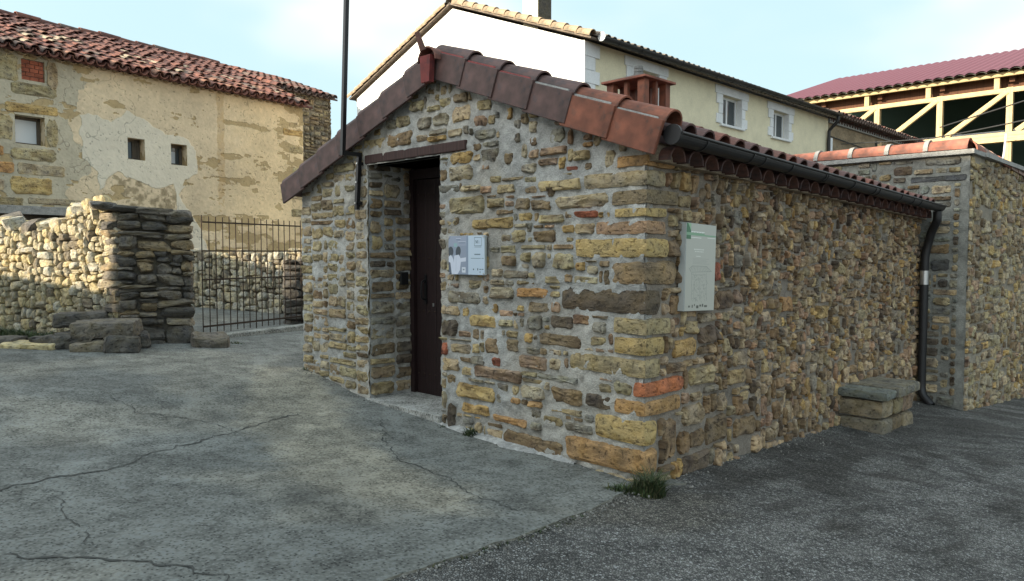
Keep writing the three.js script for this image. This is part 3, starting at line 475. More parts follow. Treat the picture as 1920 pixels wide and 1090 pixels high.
  const vlen = rl / 6, vlenL = rlL / 7, vR = vg(vlen + 0.02), vL = (() => { const g = vg(vlenL + 0.02); g.scale(-1, 1, 1); const p = g.attributes.position; for (let i = 0; i < p.count; i += 3) for (const at of [g.attributes.position, g.attributes.normal, g.attributes.uv]) { const n = at.itemSize; for (let q = 0; q < n; q++) { const t = at.array[(i + 1) * n + q]; at.array[(i + 1) * n + q] = at.array[(i + 2) * n + q]; at.array[(i + 2) * n + q] = t; } } return g; })();
  for (let i = 0; i < 6; i++) { const m = part('verge_tile', vR, i < 2 ? M.orangeTile : M.mauveTile, roofR, [-0.125 + (T() - 0.5) * 0.006, i * vlen, 0.052 + (T() - 0.5) * 0.006], [-0.045, 0, -0.03]); 
    part('verge_mortar', rbx(-0.012, 0.02, 0.0, 0.06, vlen, 0.055, 0.01), i < 3 ? M.greyMortar : M.redMortar, roofR, [-0.112, i * vlen, 0.022], [-0.045, 0, -0.03]); }
  for (let i = 0; i < 7; i++) { part('verge_tile', vL, M.mauveTile, roofL, [0.125, i * vlenL, 0.052], [-0.045, 0, 0.02]); part('verge_mortar', rbx(-0.06, 0.02, 0.0, 0.012, vlenL, 0.05, 0.01), M.redMortar, roofL, [0.112, i * vlenL, 0.022], [-0.045, 0, 0.02]); }
  // ridge tiles and the turned-up end tile
  const ridge = barrel(0.45, 0.115, 0.095, 0.013, 10);
  for (let i = 0; i < 14; i++) { const m = part('ridge_tile', ridge, [M.hutTileB, M.hutTileA][i % 2], hut); frame(m, [APEX, 3.03 - 0.042 * i * 0.4, -0.16 + i * 0.4], [-1, 0, 0], [0, -0.035 + 0.03, 1]); }
  part('ridge_mortar', extrude([[-0.05, -0.19], [0.05, -0.19], [0.065, 0.02], [-0.065, 0.02]], 0.05).translate(APEX, 3.05, -0.175), M.redPaint, hut);
  { const f = part('end_tile', barrel(0.15, 0.04, 0.03, 0.012, 8, 2.4), M.hutTileA, hut, [APEX + 0.03, 3.12, -0.15]); f.rotation.set(-0.35, Math.PI, 0.15); }
  // row of tiles bedded in the wall head under the eave
  const ct = barrel(0.30, 0.092, 0.085, 0.012, 8);
  for (let i = 0; i < 26; i++) { const v = 0.10 + i * 0.208; const m = part('cornice_tile', ct, [M.hutTileA, M.hutTileC][i % 2], hut, [-0.17 + (T() - 0.5) * 0.01, 2.08 + dropV(v), v]); frame(m, m.position.toArray(), [0, 0, 1], [1, 0.05, 0]); }
  part('eave_mortar', extrude([[0, 2.08], [LEN, 2.08 + dropV(LEN)], [LEN, 2.22 + dropV(LEN)], [0, 2.22]], 0.14).rotateY(-Math.PI / 2).translate(0.06, 0, 0), M.tanMortar, hut);
  // gutter with joints and end cap, downpipe
  const gx = -0.235, gy = v => 2.215 - 0.036 * v, G0 = -0.07, G1 = 5.44;
  const gut = barrel(G1 - G0, 0.062, 0.062, 0.006, 12); const gm = part('gutter', gut, M.gutterMetal, hut); frame(gm, [gx, gy(G0), G0], [1, 0, 0], [0, -0.035, 1]);
  for (const z of [1.1, 2.2, 3.3, 4.4]) part('gutter_joint', barrel(0.05, 0.067, 0.067, 0.004, 12), M.gutterMetal, gm, [0, z, 0]);
  for (let z = 0.3; z < 5.2; z += 0.62) part('gutter_bracket', barrel(0.018, 0.068, 0.068, 0.005, 12), M.gutterMetal, gm, [0, z, 0]);
  part('gutter_end', new THREE.CylinderGeometry(0.062, 0.062, 0.02, 18), M.gutterMetal, gm, [0, 0, 0.004]);
  part('gutter_bead', new THREE.CylinderGeometry(0.010, 0.010, G1 - G0, 8), M.gutterMetal, gm, [-0.064, (G1 - G0) / 2, 0]);
  const ge = gy(G1) - 0.05;
  part('downpipe', tube([[gx, ge, G1 - 0.1], [gx, ge - 0.10, G1 - 0.09], [gx + 0.07, ge - 0.22, G1 - 0.02], [-0.12, ge - 0.36, G1 + 0.02], [-0.09, ge - 0.55, G1 + 0.02], [-0.09, 0.6, G1 + 0.02], [-0.09, -0.02, G1 + 0.02], [-0.12, -0.14, G1 - 0.01], [-0.22, -0.235, G1 - 0.05]], 0.045, 90, 12), M.gutterMetal, hut);
  part('pipe_patch', new THREE.CylinderGeometry(0.047, 0.047, 0.16, 14, 1, true), M.steel, hut, [-0.09, 1.22, G1 + 0.02]);
  // chimney: tiled posts carrying a small sloped cap
  const ch = new THREE.Group(); ch.name = 'chimney'; hut.add(ch); ch.position.set(1.2, 2.55, 1.62);
  part('chimney_base', bx(-0.2, -0.05, -0.2, 0.2, 0.22, 0.2), M.orangeTile, ch);
  for (const [x, z] of [[-1, -1], [1, -1], [-1, 1], [1, 1]]) part('chimney_post', bx(x * 0.165 - 0.035, 0.22, z * 0.165 - 0.035, x * 0.165 + 0.035, 0.45, z * 0.165 + 0.035), M.orangeTile, ch);
  for (const [x, z] of [[0.0, -0.175], [-0.175, 0.0], [0, 0.175], [0.175, 0]]) part('chimney_post', bx(x - 0.018, 0.22, z - 0.018, x + 0.018, 0.45, z + 0.018), M.orangeTile, ch);
  part('chimney_cap', new THREE.ConeGeometry(0.335, 0.075, 4).rotateY(Math.PI / 4), M.oldTileD, ch, [0, 0.508, 0]); part('cap_edge', rbx(-0.238, 0.45, -0.238, 0.238, 0.471, 0.238, 0.005), M.copingTile, ch);
  for (let i = 0; i < 3; i++) part('chimney_pot', new THREE.CylinderGeometry(0.042 - i * 0.003, 0.046 - i * 0.003, 0.024, 14), M.greyMortar, ch, [0, 0.545 + i * 0.028, 0]);
}
function tubeNI(p, r) { const g = tube(p, r, 16, 6); return g; }

// ---------- signs, mast and bench at the hut ----------
const hutPoint = (u, y, v) => { const [x, z] = hutXZ(u, v); return [x, y, z]; };
function canvasTex(w, h, draw) { const c = document.createElement('canvas'); c.width = w; c.height = h; draw(c.getContext('2d'), w, h); const t = new THREE.CanvasTexture(c); t.colorSpace = THREE.SRGBColorSpace; t.anisotropy = 8; return t; }
const faceMat = (t, rough = 0.35) => new THREE.MeshStandardMaterial({ map: t, roughness: rough });
{
  const lines = (x, X, y0, n, dy, w, seed) => { const r = RNG(seed); for (let i = 0; i < n; i++) { x.fillRect(X - w * (0.6 + r() * 0.4) / 2, y0 + i * dy, w * (0.6 + r() * 0.4), 2.2); } };
  const t = canvasTex(512, 370, (x, w, h) => {
    x.fillStyle = '#8f99ab'; x.fillRect(0, 0, 285, h); x.fillStyle = '#98a1b4'; x.fillRect(0, 0, 285, 95); x.fillStyle = '#bccbdb'; x.fillRect(285, 0, w - 285, h); x.fillStyle = '#8593a8'; x.fillRect(262, 0, 23, h);
    // two visitors in white seen from behind, one pointing
    x.fillStyle = '#4d545c'; x.beginPath(); x.ellipse(32, 150, 40, 48, 0, 0, 7); x.fill(); x.beginPath(); x.ellipse(142, 150, 36, 50, 0.2, 0, 7); x.fill(); x.fillRect(106, 160, 44, 40);
    x.fillStyle = '#cdd3e2'; x.beginPath(); x.moveTo(0, 205); x.lineTo(35, 180); x.lineTo(70, 225); x.lineTo(88, 370); x.lineTo(45, 370); x.lineTo(28, 260); x.lineTo(0, 245); x.fill();
    x.beginPath(); x.moveTo(85, 190); x.lineTo(150, 180); x.lineTo(175, 215); x.lineTo(255, 205); x.lineTo(250, 245); x.lineTo(180, 250); x.lineTo(165, 330); x.lineTo(130, 370); x.lineTo(78, 370); x.lineTo(74, 260); x.fill();
    x.strokeStyle = '#9aa2b6'; x.lineWidth = 3; x.beginPath(); x.moveTo(112, 195); x.lineTo(108, 340); x.stroke(); x.fillStyle = '#5d6675'; x.beginPath(); x.moveTo(0, 250); x.lineTo(26, 262); x.lineTo(46, 370); x.lineTo(0, 370); x.fill();
    x.fillStyle = '#d3d8e2'; x.fillRect(195, 300, 52, 52); x.fillStyle = '#7b8794'; x.fillRect(208, 316, 24, 14);
    x.fillStyle = '#c9d0da'; x.fillRect(110, 22, 70, 4); x.fillRect(140, 54, 110, 4); x.fillStyle = '#707c90'; x.fillRect(115, 34, 56, 7); x.fillRect(150, 64, 90, 6); x.fillStyle = '#8fb0b4'; x.fillRect(80, 70, 45, 36);
    x.strokeStyle = '#5b6b76'; x.lineWidth = 4; x.strokeRect(372, 18, 96, 78); x.fillStyle = '#55656f'; x.font = 'bold 40px serif'; x.fillText('M', 384, 74); x.font = '40px serif'; x.fillText('i', 428, 74); x.fillRect(372, 106, 96, 4);
    x.fillStyle = '#6f7f8c'; x.fillRect(372, 172, 82, 11); x.fillRect(322, 212, 138, 5); x.fillRect(470, 212, 30, 5);
    x.fillStyle = '#4d5b66'; x.fillRect(352, 312, 14, 14); x.fillRect(412, 308, 12, 20); x.fillRect(440, 314, 26, 7); x.fillRect(472, 314, 24, 7); x.fillRect(446, 336, 8, 18);
  });
  const P = thing('wall_plaque', 'small landscape plaque showing two white-clad visitors, right of the hut door', 'plaque', hutPoint(1.635, 1.4845, -0.05), HUT_TURN + Math.PI);
  part('board', rbx(-0.212, -0.153, -0.012, 0.212, 0.153, 0.008, 0.003), M.lightStone, P);
  const pf = part('printed_face', new THREE.PlaneGeometry(0.42, 0.303), faceMat(t, 0.25), P, [0, 0, 0.0095]); pf.userData.label = 'printed face, grey photograph left and pale blue text panel right';
  for (const [x, y] of [[-0.2, 0.142], [0.2, 0.142], [-0.2, -0.142], [0.2, -0.142]]) part('fixing_screw', new THREE.CylinderGeometry(0.007, 0.007, 0.045, 10).rotateX(Math.PI / 2), M.steel, P, [x, y, -0.008]);
}
{
  const t = canvasTex(400, 620, (x, w, h) => {
    x.fillStyle = '#b4b3a9'; x.fillRect(0, 0, w, h);
    x.fillStyle = '#3c6e4b'; x.fillRect(0, 0, 58, 112); x.fillStyle = '#8fb48f'; x.beginPath(); x.moveTo(18, 0); x.lineTo(58, 0); x.lineTo(58, 52); x.fill(); x.fillStyle = '#7ea384'; x.fillRect(0, 64, w, 20); x.fillStyle = '#b4b3a9'; x.fillRect(240, 64, 160, 9);
    x.fillStyle = '#f2f3ec'; for (let i = 0; i < 15; i++) x.fillRect(62 + i * 12, 54, 9, 9 - (i % 3) * 2); x.fillRect(280, 92, 110, 3); for (let i = 0; i < 9; i++) x.fillRect(64 + i * 15, 96, 11, 5);
    x.fillStyle = '#dcdcd4'; for (let i = 0; i < 8; i++) x.fillRect(105 + i * 17, 178, 12, 7); for (let i = 0; i < 6; i++) x.fillRect(118 + i * 20, 194, 13, 6); x.fillRect(135, 228, 60, 4);
    x.fillStyle = '#a3a39b'; const r = RNG(3); for (let i = 0; i < 5; i++) x.fillRect(90, 246 + i * 9, 180 + r() * 60, 3);
    // pencil drawing of a small doorway under a roof
    x.strokeStyle = '#6f756f'; x.lineWidth = 2.2; const ln = (...p) => { x.beginPath(); x.moveTo(p[0], p[1]); for (let i = 2; i < p.length; i += 2) x.lineTo(p[i], p[i + 1]); x.stroke(); };
    ln(45, 322, 90, 300, 280, 300, 350, 336, 300, 338, 75, 345, 45, 322); for (let i = 0; i < 12; i++) ln(60 + i * 24, 338, 90 + i * 17, 302);
    ln(80, 350, 90, 545); ln(280, 345, 290, 540); ln(95, 365, 270, 362); ln(120, 545, 118, 420, 140, 395, 175, 392, 195, 420, 200, 545);
    for (let i = 0; i < 150; i++) { const X = 85 + r() * 210, Y = 350 + r() * 200; ln(X, Y, X + (r() - 0.4) * 16, Y + r() * 14); }
    x.fillStyle = '#54564f'; [[50, 20], [95, 14], [125, 12], [155, 30], [198, 24], [232, 18], [262, 40]].forEach(([X, W], i) => { x.fillRect(X, 582 - (i % 3) * 5, W, 14 + (i % 2) * 7); });
  });
  const P = thing('information_panel', 'upright grey information panel with green heading and drawing on the long hut wall', 'sign', hutPoint(-0.04, 1.402, 0.55), HUT_TURN - Math.PI / 2);
  const tilt = new THREE.Euler(0, 0, -0.036);
  part('box_frame', rbx(-0.196, -0.296, -0.022, 0.196, 0.296, 0.03, 0.004), M.lightStone, P).rotation.copy(tilt);
  part('printed_face', new THREE.PlaneGeometry(0.386, 0.586), faceMat(t, 0.3), P, [0, 0, 0.0315]).rotation.copy(tilt);
  M.lightStone.color.setRGB(0.42, 0.44, 0.43);
}
{ // mast: wall tube, arm, upright
  const u = 3.115, m = thing('wall_mast', 'tall thin black square mast on an offset bracket left of the door', 'mast', hutPoint(u, 1.9, -0.05), HUT_TURN);
  const W = 0.036; part('wall_tube', bar([0.03, 0, 0], [-0.015, 0.52, 0], W), M.blackMetal, m);
  part('arm', bar([-0.015, 0.50, 0.015], [0.0, 0.50, -0.165], W, W), M.blackMetal, m);
  part('upright', bar([0.0, 0.48, -0.165], [-0.087, 1.86, -0.165], W), M.blackMetal, m);
  for (const y of [0.06, 0.25, 0.42]) part('bolt', new THREE.CylinderGeometry(0.009, 0.009, 0.012, 8).rotateX(Math.PI / 2), M.steel, m, [0.026 - y * 0.1, y, -0.026]);
  for (const y of [0.06, 0.42]) part('standoff', bx(-0.015, y - 0.015, 0.0, 0.03, y + 0.015, 0.06), M.blackMetal, m);
}
function recol(g, c) { const a = g.attributes.color; for (let k = 0; k < a.count; k++) a.setXYZ(k, a.getX(k) * c[0], a.getY(k) * c[1], a.getZ(k) * c[2]); return g; }
function blk(rnd, w, h, d, c, round = 8, rough = 0.07) { const g = blockStone(rnd, round, rough, [6, 4, 5]); g.scale(w, h, d); const uv = g.attributes.uv; return recol(g, c); }
{ // stone bench
  const R = RNG(21), B = thing('stone_bench', 'low stone bench with worn grey slab against the long hut wall', 'bench', hutPoint(0, -0.17, 3.15), HUT_TURN - Math.PI / 2);
  const add = (x0, y0, z0, x1, y1, z1, c, n = 'stone') => part(n, recol(squareBlock(R, x1 - x0, y1 - y0 - 0.006, z1 - z0), vary(stonePal[c], R, 0.1).map(v => v * 0.7)), M.stoneV, B, [(x0 + x1) / 2, (y0 + y1) / 2, (z0 + z1) / 2]);
  // x along the wall, z out from it
  add(0.02, -0.06, 0, 0.30, 0.15, 0.42, 'g'); add(0.31, -0.08, 0.0, 0.62, 0.13, 0.40, 'b'); add(0.63, -0.1, 0, 0.92, 0.12, 0.42, 't');
  add(0.03, 0.15, 0.0, 0.34, 0.32, 0.41, 't'); add(0.35, 0.14, 0.0, 0.60, 0.31, 0.42, 'o'); add(0.61, 0.13, 0, 0.93, 0.30, 0.41, 'p');
  part('filling', bx(0.08, -0.12, 0.0, 0.88, 0.31, 0.34), M.greyMortar, B);
  const s1 = part('slab', recol(squareBlock(R, 0.28, 0.085, 0.46), stonePal.f.map(v => v * 0.8)), M.stoneV, B, [0.15, 0.365, 0.225]); const s2 = part('slab', recol(squareBlock(R, 0.64, 0.10, 0.48), stonePal.g.map(v => v * 0.75)), M.stoneV, B, [0.61, 0.365, 0.235]); s2.rotation.z = -0.015;
}
// ---------- stone outbuilding beyond the hut ----------
{
  const [ax, az] = hutXZ(-0.5, 5.54), A = thing('stone_outbuilding', 'taller stone outbuilding with red barrel-tile coping at the end of the hut', 'outbuilding', [ax, 0, az], HUT_TURN), R = RNG(61);
  const H = 2.60, LV = 5.0, LU = 2.1;
  const mc = (a, b, c) => (x, y) => { const k = 0.8 + (fbm(x * 2.5 + 9, y * 2.5, 0, 4) - 0.5) * 0.5 + (fbm(x * 10, y * 10, 0, 3) - 0.5) * 0.3; return [a * k, b * k, c * k]; };
  const mz = (x, y) => (fbm(x * 13 + 5, y * 13 + 70, 0, 3) - 0.5) * 0.028;
  part('core', mergeGeometries([bx(0.02, -1.0, 0.02, LU, H - 0.02, 0.5), bx(0.02, -1.2, 0.5, 0.5, H - 0.04, LV)]), M.core, A);
  const f = part('front_wall', mortarSheet(-LU, 0, -0.6, H, () => true, 0.03, mz, mc(0.31, 0.31, 0.28)), M.mortarV, A, [0, 0, 0], [0, Math.PI, 0]);
  const fc = pack({ x0: -LU, x1: -0.08, y0: -0.5, y1: H, ok: (x, y) => y > (x < -0.5 ? 1.8 : -0.5), pre: [[-0.62, 2.30, -0.02, 2.40, 'k'], [-0.40, 1.48, -0.17, 1.62, 'b'], [-0.38, 1.28, -0.16, 1.45, 'k'], [-0.30, 1.10, -0.18, 1.22, 'k']], rnd: R, size: (x, y, r) => [0.10 + r() * 0.25, 0.06 + r() * 0.08], skip: () => 0.12 });
  for (const c of fc) part('stone', faceStone(c[0] + 0.008, c[1] + 0.008, c[2] - 0.008, c[3] - 0.008, 0.012 + R() * 0.014, R, vary(c[4] ? stonePal[c[4]] : choose('fggodtb', R), R).map(v => v * 0.9), 4), M.stoneV, f);
  const s = part('side_wall', mortarSheet(0, LV, -1.1, H, () => true, 0.035, mz, mc(0.36, 0.31, 0.24)), M.mortarV, A, [0, 0, 0], [0, -Math.PI / 2, 0]);
  const scl = pack({ x0: 0, x1: LV, y0: -0.95, y1: H, ok: () => true, rnd: R, size: (x, y, r) => [0.10 + r() * 0.27, 0.06 + r() * 0.12], skip: () => 0.07 });
  setStones(scl, s, c => faceStone(c[0] + 0.007, c[1] + 0.007, c[2] - 0.007, c[3] - 0.007, 0.014 + R() * 0.02, R, vary(choose('otbybotpt', R), R), 5));
  part('coping_mortar', mergeGeometries([bx(-0.05, H, -0.07, LU, H + 0.05, 0.42), bx(-0.07, H, 0.42, 0.42, H + 0.05, LV)]), M.greyMortar, A);
  const ct = barrel(0.46, 0.135, 0.12, 0.015, 10);
  for (let i = 0; i < 5; i++) { const m = part('coping_tile', ct, M.copingTile, A); frame(m, [0.02 + i * 0.42, H + 0.055, 0.07], [0, 0, 1], [1, 0.02, 0]); part('coping_joint', barrel(0.05, 0.142, 0.138, 0.015, 10), M.greyMortar, m, [0, 0.40, 0]); }
  for (let i = 0; i < 10; i++) { const m = part('coping_tile', ct, i % 3 ? M.copingGrey : M.copingTile, A); frame(m, [0.08, H + 0.05 - i * 0.02, 0.06 + i * 0.43], [-1, 0, 0], [0, -0.03, 1]); }
}
// ---------- dry stone walls, pillar, gate ----------
function dryFace(T, { len, top, bot, rnd, size, depth = 0.3, pal, name = 'stone', ok, thick = 0.5 }) {
  const cells = pack({ x0: 0, x1: len, y0: bot, y1: 2.4, ok: (x, y) => y < top(x) && (!ok || ok(x, y)), rnd, size, minW: 0.05, minH: 0.035, res: 0.0125 });
  const s = cells.map(c => [c, (c[2] - c[0]) * (c[3] - c[1])]).sort((a, b) => b[1] - a[1]), rest = [];
  s.forEach(([c], i) => {
    const w = c[2] - c[0], h = c[3] - c[1], g = blocks[Math.floor(rnd() * blocks.length)], d = depth * (0.8 + rnd() * 0.4), o = (rnd() - 0.5) * 0.05, m = new THREE.Mesh(g, pal[Math.floor(rnd() * pal.length)]);
    m.scale.set(w * 1.04, h * 1.04, d); m.position.set((c[0] + c[2]) / 2, (c[1] + c[3]) / 2, -d / 2 + o); m.rotation.set((rnd() - 0.5) * 0.12, (rnd() - 0.5) * 0.16, (rnd() - 0.5) * 0.14);
    if (i < 300) { m.name = name; m.castShadow = m.receiveShadow = true; T.add(m); } else { m.updateMatrix(); rest.push(g.clone().applyMatrix4(m.matrix)); }
  });
  if (rest.length) { const m = part('small_stones', mergeGeometries(rest), pal[1], T); m.userData.kind = 'stuff'; }
  return cells;
}
const F = fieldMats;
const turnTo = (dx, dz) => Math.atan2(-dz, dx);
{ // wall on the left, from off the frame to the pillar
  const R = RNG(101), a = [-7.2, -9.18], b = [-4.42, -8.36], L = Math.hypot(b[0] - a[0], b[1] - a[1]), T = thing('dry_stone_wall', 'sunlit dry stone wall left of the gate pillar, its top broken', 'wall', [a[0], ground(a[0], a[1]) - 0.05, a[1]], turnTo(b[0] - a[0], b[1] - a[1]));
  const dy = ground(b[0], b[1]) - ground(a[0], a[1]), top = x => 1.17 + (x > 1.7 ? (x - 1.7) * 0.20 : 0) + (fbm(x * 3, 4, 0, 2) - 0.5) * 0.22;
  part('rubble_core', extrude([[0, -0.3], [L, -0.4], [L, top(L) - 0.16], [2.0, 1.1], [0, 1.02]], 0.3).translate(0, 0, -0.48), M.core, T);
  dryFace(T, { len: L, top, bot: -0.3, rnd: R, size: (x, y, r) => [0.07 + r() * r() * 0.20, 0.05 + r() * 0.09], pal: [F[0], F[0], F[3], F[5], F[1], F[2], F[3]] });
  // loose stones along the top
  for (let i = 0; i < 26; i++) { const x = 0.1 + i * (L - 0.25) / 25, s = 0.10 + R() * 0.12, m = part('top_stone', blocks[i % blocks.length], F[[0, 5, 3, 1, 6][i % 5]], T, [x, top(x) + s * 0.22, -0.12 - R() * 0.2], [R() * 0.5, R() * 3, (R() - 0.5) * 0.9]); m.scale.set(s * 1.5, s * 0.8, s * 1.2); }
  for (const [x, y, z, sx, sy, sz, rz] of [[L - 0.44, 1.42, -0.1, 0.15, 0.16, 0.2, 0.5], [L - 0.28, 1.44, -0.12, 0.18, 0.20, 0.22, 0.15], [L - 0.64, 1.36, -0.1, 0.18, 0.16, 0.2, -0.5]]) { const m = part('top_stone', blocks[7], F[3], T, [x, y, z], [0, 0.3, rz]); m.scale.set(sx, sy, sz); }
}
{ // gate pillar of long flat stones
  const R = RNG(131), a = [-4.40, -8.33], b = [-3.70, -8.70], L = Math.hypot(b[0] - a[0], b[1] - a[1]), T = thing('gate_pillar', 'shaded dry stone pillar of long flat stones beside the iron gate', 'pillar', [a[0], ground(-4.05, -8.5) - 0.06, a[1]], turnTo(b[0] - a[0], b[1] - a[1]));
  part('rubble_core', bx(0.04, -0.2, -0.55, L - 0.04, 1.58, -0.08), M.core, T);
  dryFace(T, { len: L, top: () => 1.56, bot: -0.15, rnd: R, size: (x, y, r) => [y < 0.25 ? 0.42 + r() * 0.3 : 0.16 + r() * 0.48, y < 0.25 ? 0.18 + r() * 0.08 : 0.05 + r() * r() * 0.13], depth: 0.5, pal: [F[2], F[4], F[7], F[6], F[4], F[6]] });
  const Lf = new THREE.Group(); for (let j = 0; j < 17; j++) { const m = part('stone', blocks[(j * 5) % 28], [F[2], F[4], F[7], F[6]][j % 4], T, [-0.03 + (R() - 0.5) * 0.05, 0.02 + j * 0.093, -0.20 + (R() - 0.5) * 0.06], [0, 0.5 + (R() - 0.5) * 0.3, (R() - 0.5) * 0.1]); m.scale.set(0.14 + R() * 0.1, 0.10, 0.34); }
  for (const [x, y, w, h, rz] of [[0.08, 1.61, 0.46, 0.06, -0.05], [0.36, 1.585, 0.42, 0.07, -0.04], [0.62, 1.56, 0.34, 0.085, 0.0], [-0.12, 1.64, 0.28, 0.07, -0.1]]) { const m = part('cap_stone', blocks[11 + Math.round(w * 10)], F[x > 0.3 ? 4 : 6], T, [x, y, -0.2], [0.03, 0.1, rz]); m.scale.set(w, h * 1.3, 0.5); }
}
{ // loose stones at the foot of the pillar
  const R = RNG(151); const L = [
    [-4.36, -8.02, 0.62, 0.17, 0.42, 4, 'broad flat stone lying on top of the heap at the pillar foot', 0.16], [-4.62, -7.98, 0.42, 0.20, 0.40, 6, 'dark stone under the flat one in the heap', 0.0], [-4.14, -7.88, 0.34, 0.20, 0.26, 6, 'dark angular boulder lying foremost before the pillar', 0.0],
    [-4.74, -8.18, 0.50, 0.16, 0.40, 6, 'flat slab at the back of the heap against the wall', 0.22], [-4.86, -7.90, 0.36, 0.15, 0.32, 6, 'rounded dark stone at the left end of the heap', 0.0], [-4.42, -7.82, 0.40, 0.12, 0.25, 2, 'low brown stone at the front of the heap', 0.0], [-4.24, -8.2, 0.42, 0.2, 0.35, 6, 'dark block wedged between the heap and the pillar', 0.0],
    [-5.02, -7.78, 0.52, 0.07, 0.30, 3, 'flat mossy yellowish stone lying left of the heap', 0.0], [-5.42, -7.86, 0.40, 0.09, 0.30, 6, 'dark low stone at the left edge by the grass', 0.0], [-3.50, -8.62, 0.40, 0.16, 0.30, 4, 'slanting brown slab on the ground before the gate', 0.0]];
  for (const [x, z, w, h, d, f, label, up] of L) { const m = single('loose_stone', label, 'stone', squareBlock(R, w, h, d, 0.035), F[f], [x, ground(x, z) + h * 0.40 + up, z], [(R() - 0.5) * 0.12, R() * 0.8 - 0.2, (R() - 0.5) * 0.15], 'loose stones at the pillar foot'); if (label.startsWith('slanting')) m.rotation.set(0.25, 0.4, -0.22); }
}
{ // iron gate
  const a = [-3.86, -9.30], b = [-3.07, -10.86], L = Math.hypot(b[0] - a[0], b[1] - a[1]), y0 = 0.50, T = thing('iron_gate', 'rusty iron bar gate between the stone pillar and the hut', 'gate', [a[0], y0, a[1]], turnTo(b[0] - a[0], b[1] - a[1]));
  const n = 17; for (let i = 0; i < n; i++) { const x = i * L / (n - 1); part('bar', new THREE.CylinderGeometry(0.0065, 0.0065, 1.46 + (i % 4 === 0 ? 0.03 : 0), 6), M.rust, T, [x, 0.73, 0], [0, 0, (hash(i, 3, 1) - 0.5) * 0.012]); }
  for (const [y, h] of [[0.07, 0.022], [0.66, 0.018], [1.02, 0.018], [1.38, 0.018]]) part('rail', bx(0, y, -0.012, L, y + h, 0.012), M.rust, T);
  const k = part('rail', bx(0, 0, 0, 0.01, 0.01, 0.01), M.rust, T); T.remove(k);
}
{ // concrete sill under the gate, courtyard wall behind, wall end by the hut
  single('gate_sill', 'low concrete sill on the ground under the iron gate', 'kerb', rbx(0, -0.2, -0.09, 2.0, 0.07, 0.09, 0.015), M.slabConcrete, [-3.72, 0.42, -9.15], [0, turnTo(0.79, -1.56) - 0.02, 0]);
  const R = RNG(171), a = [-6.2, -12.35], b = [-1.6, -12.1], L = Math.hypot(b[0] - a[0], b[1] - a[1]), T = thing('dry_stone_wall', 'dry stone wall across the yard behind the gate bars, its top sunlit', 'wall', [a[0], 0.3, a[1]], turnTo(b[0] - a[0], b[1] - a[1]));
  const top = x => 1.24 + (fbm(x * 3, 9, 0, 2) - 0.5) * 0.14; part('rubble_core', bx(0, -0.3, -0.5, L, 1.02, -0.2), M.core, T);
  dryFace(T, { len: L, top, bot: 0.0, rnd: R, size: (x, y, r) => [0.10 + r() * r() * 0.22, 0.07 + r() * 0.09], pal: [F[0], F[1], F[5], F[2], F[5]] });
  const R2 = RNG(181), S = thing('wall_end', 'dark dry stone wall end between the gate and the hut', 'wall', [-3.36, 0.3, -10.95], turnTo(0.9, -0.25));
  part('rubble_core', bx(0.05, 0, -0.5, 1.1, 1.0, -0.2), M.core, S); dryFace(S, { len: 1.15, top: x => 1.10 + x * 0.05, bot: 0.0, rnd: R2, size: (x, y, r) => [0.16 + r() * 0.3, 0.07 + r() * 0.1], pal: [F[4], F[6], F[6], F[6]], depth: 0.4 });
}
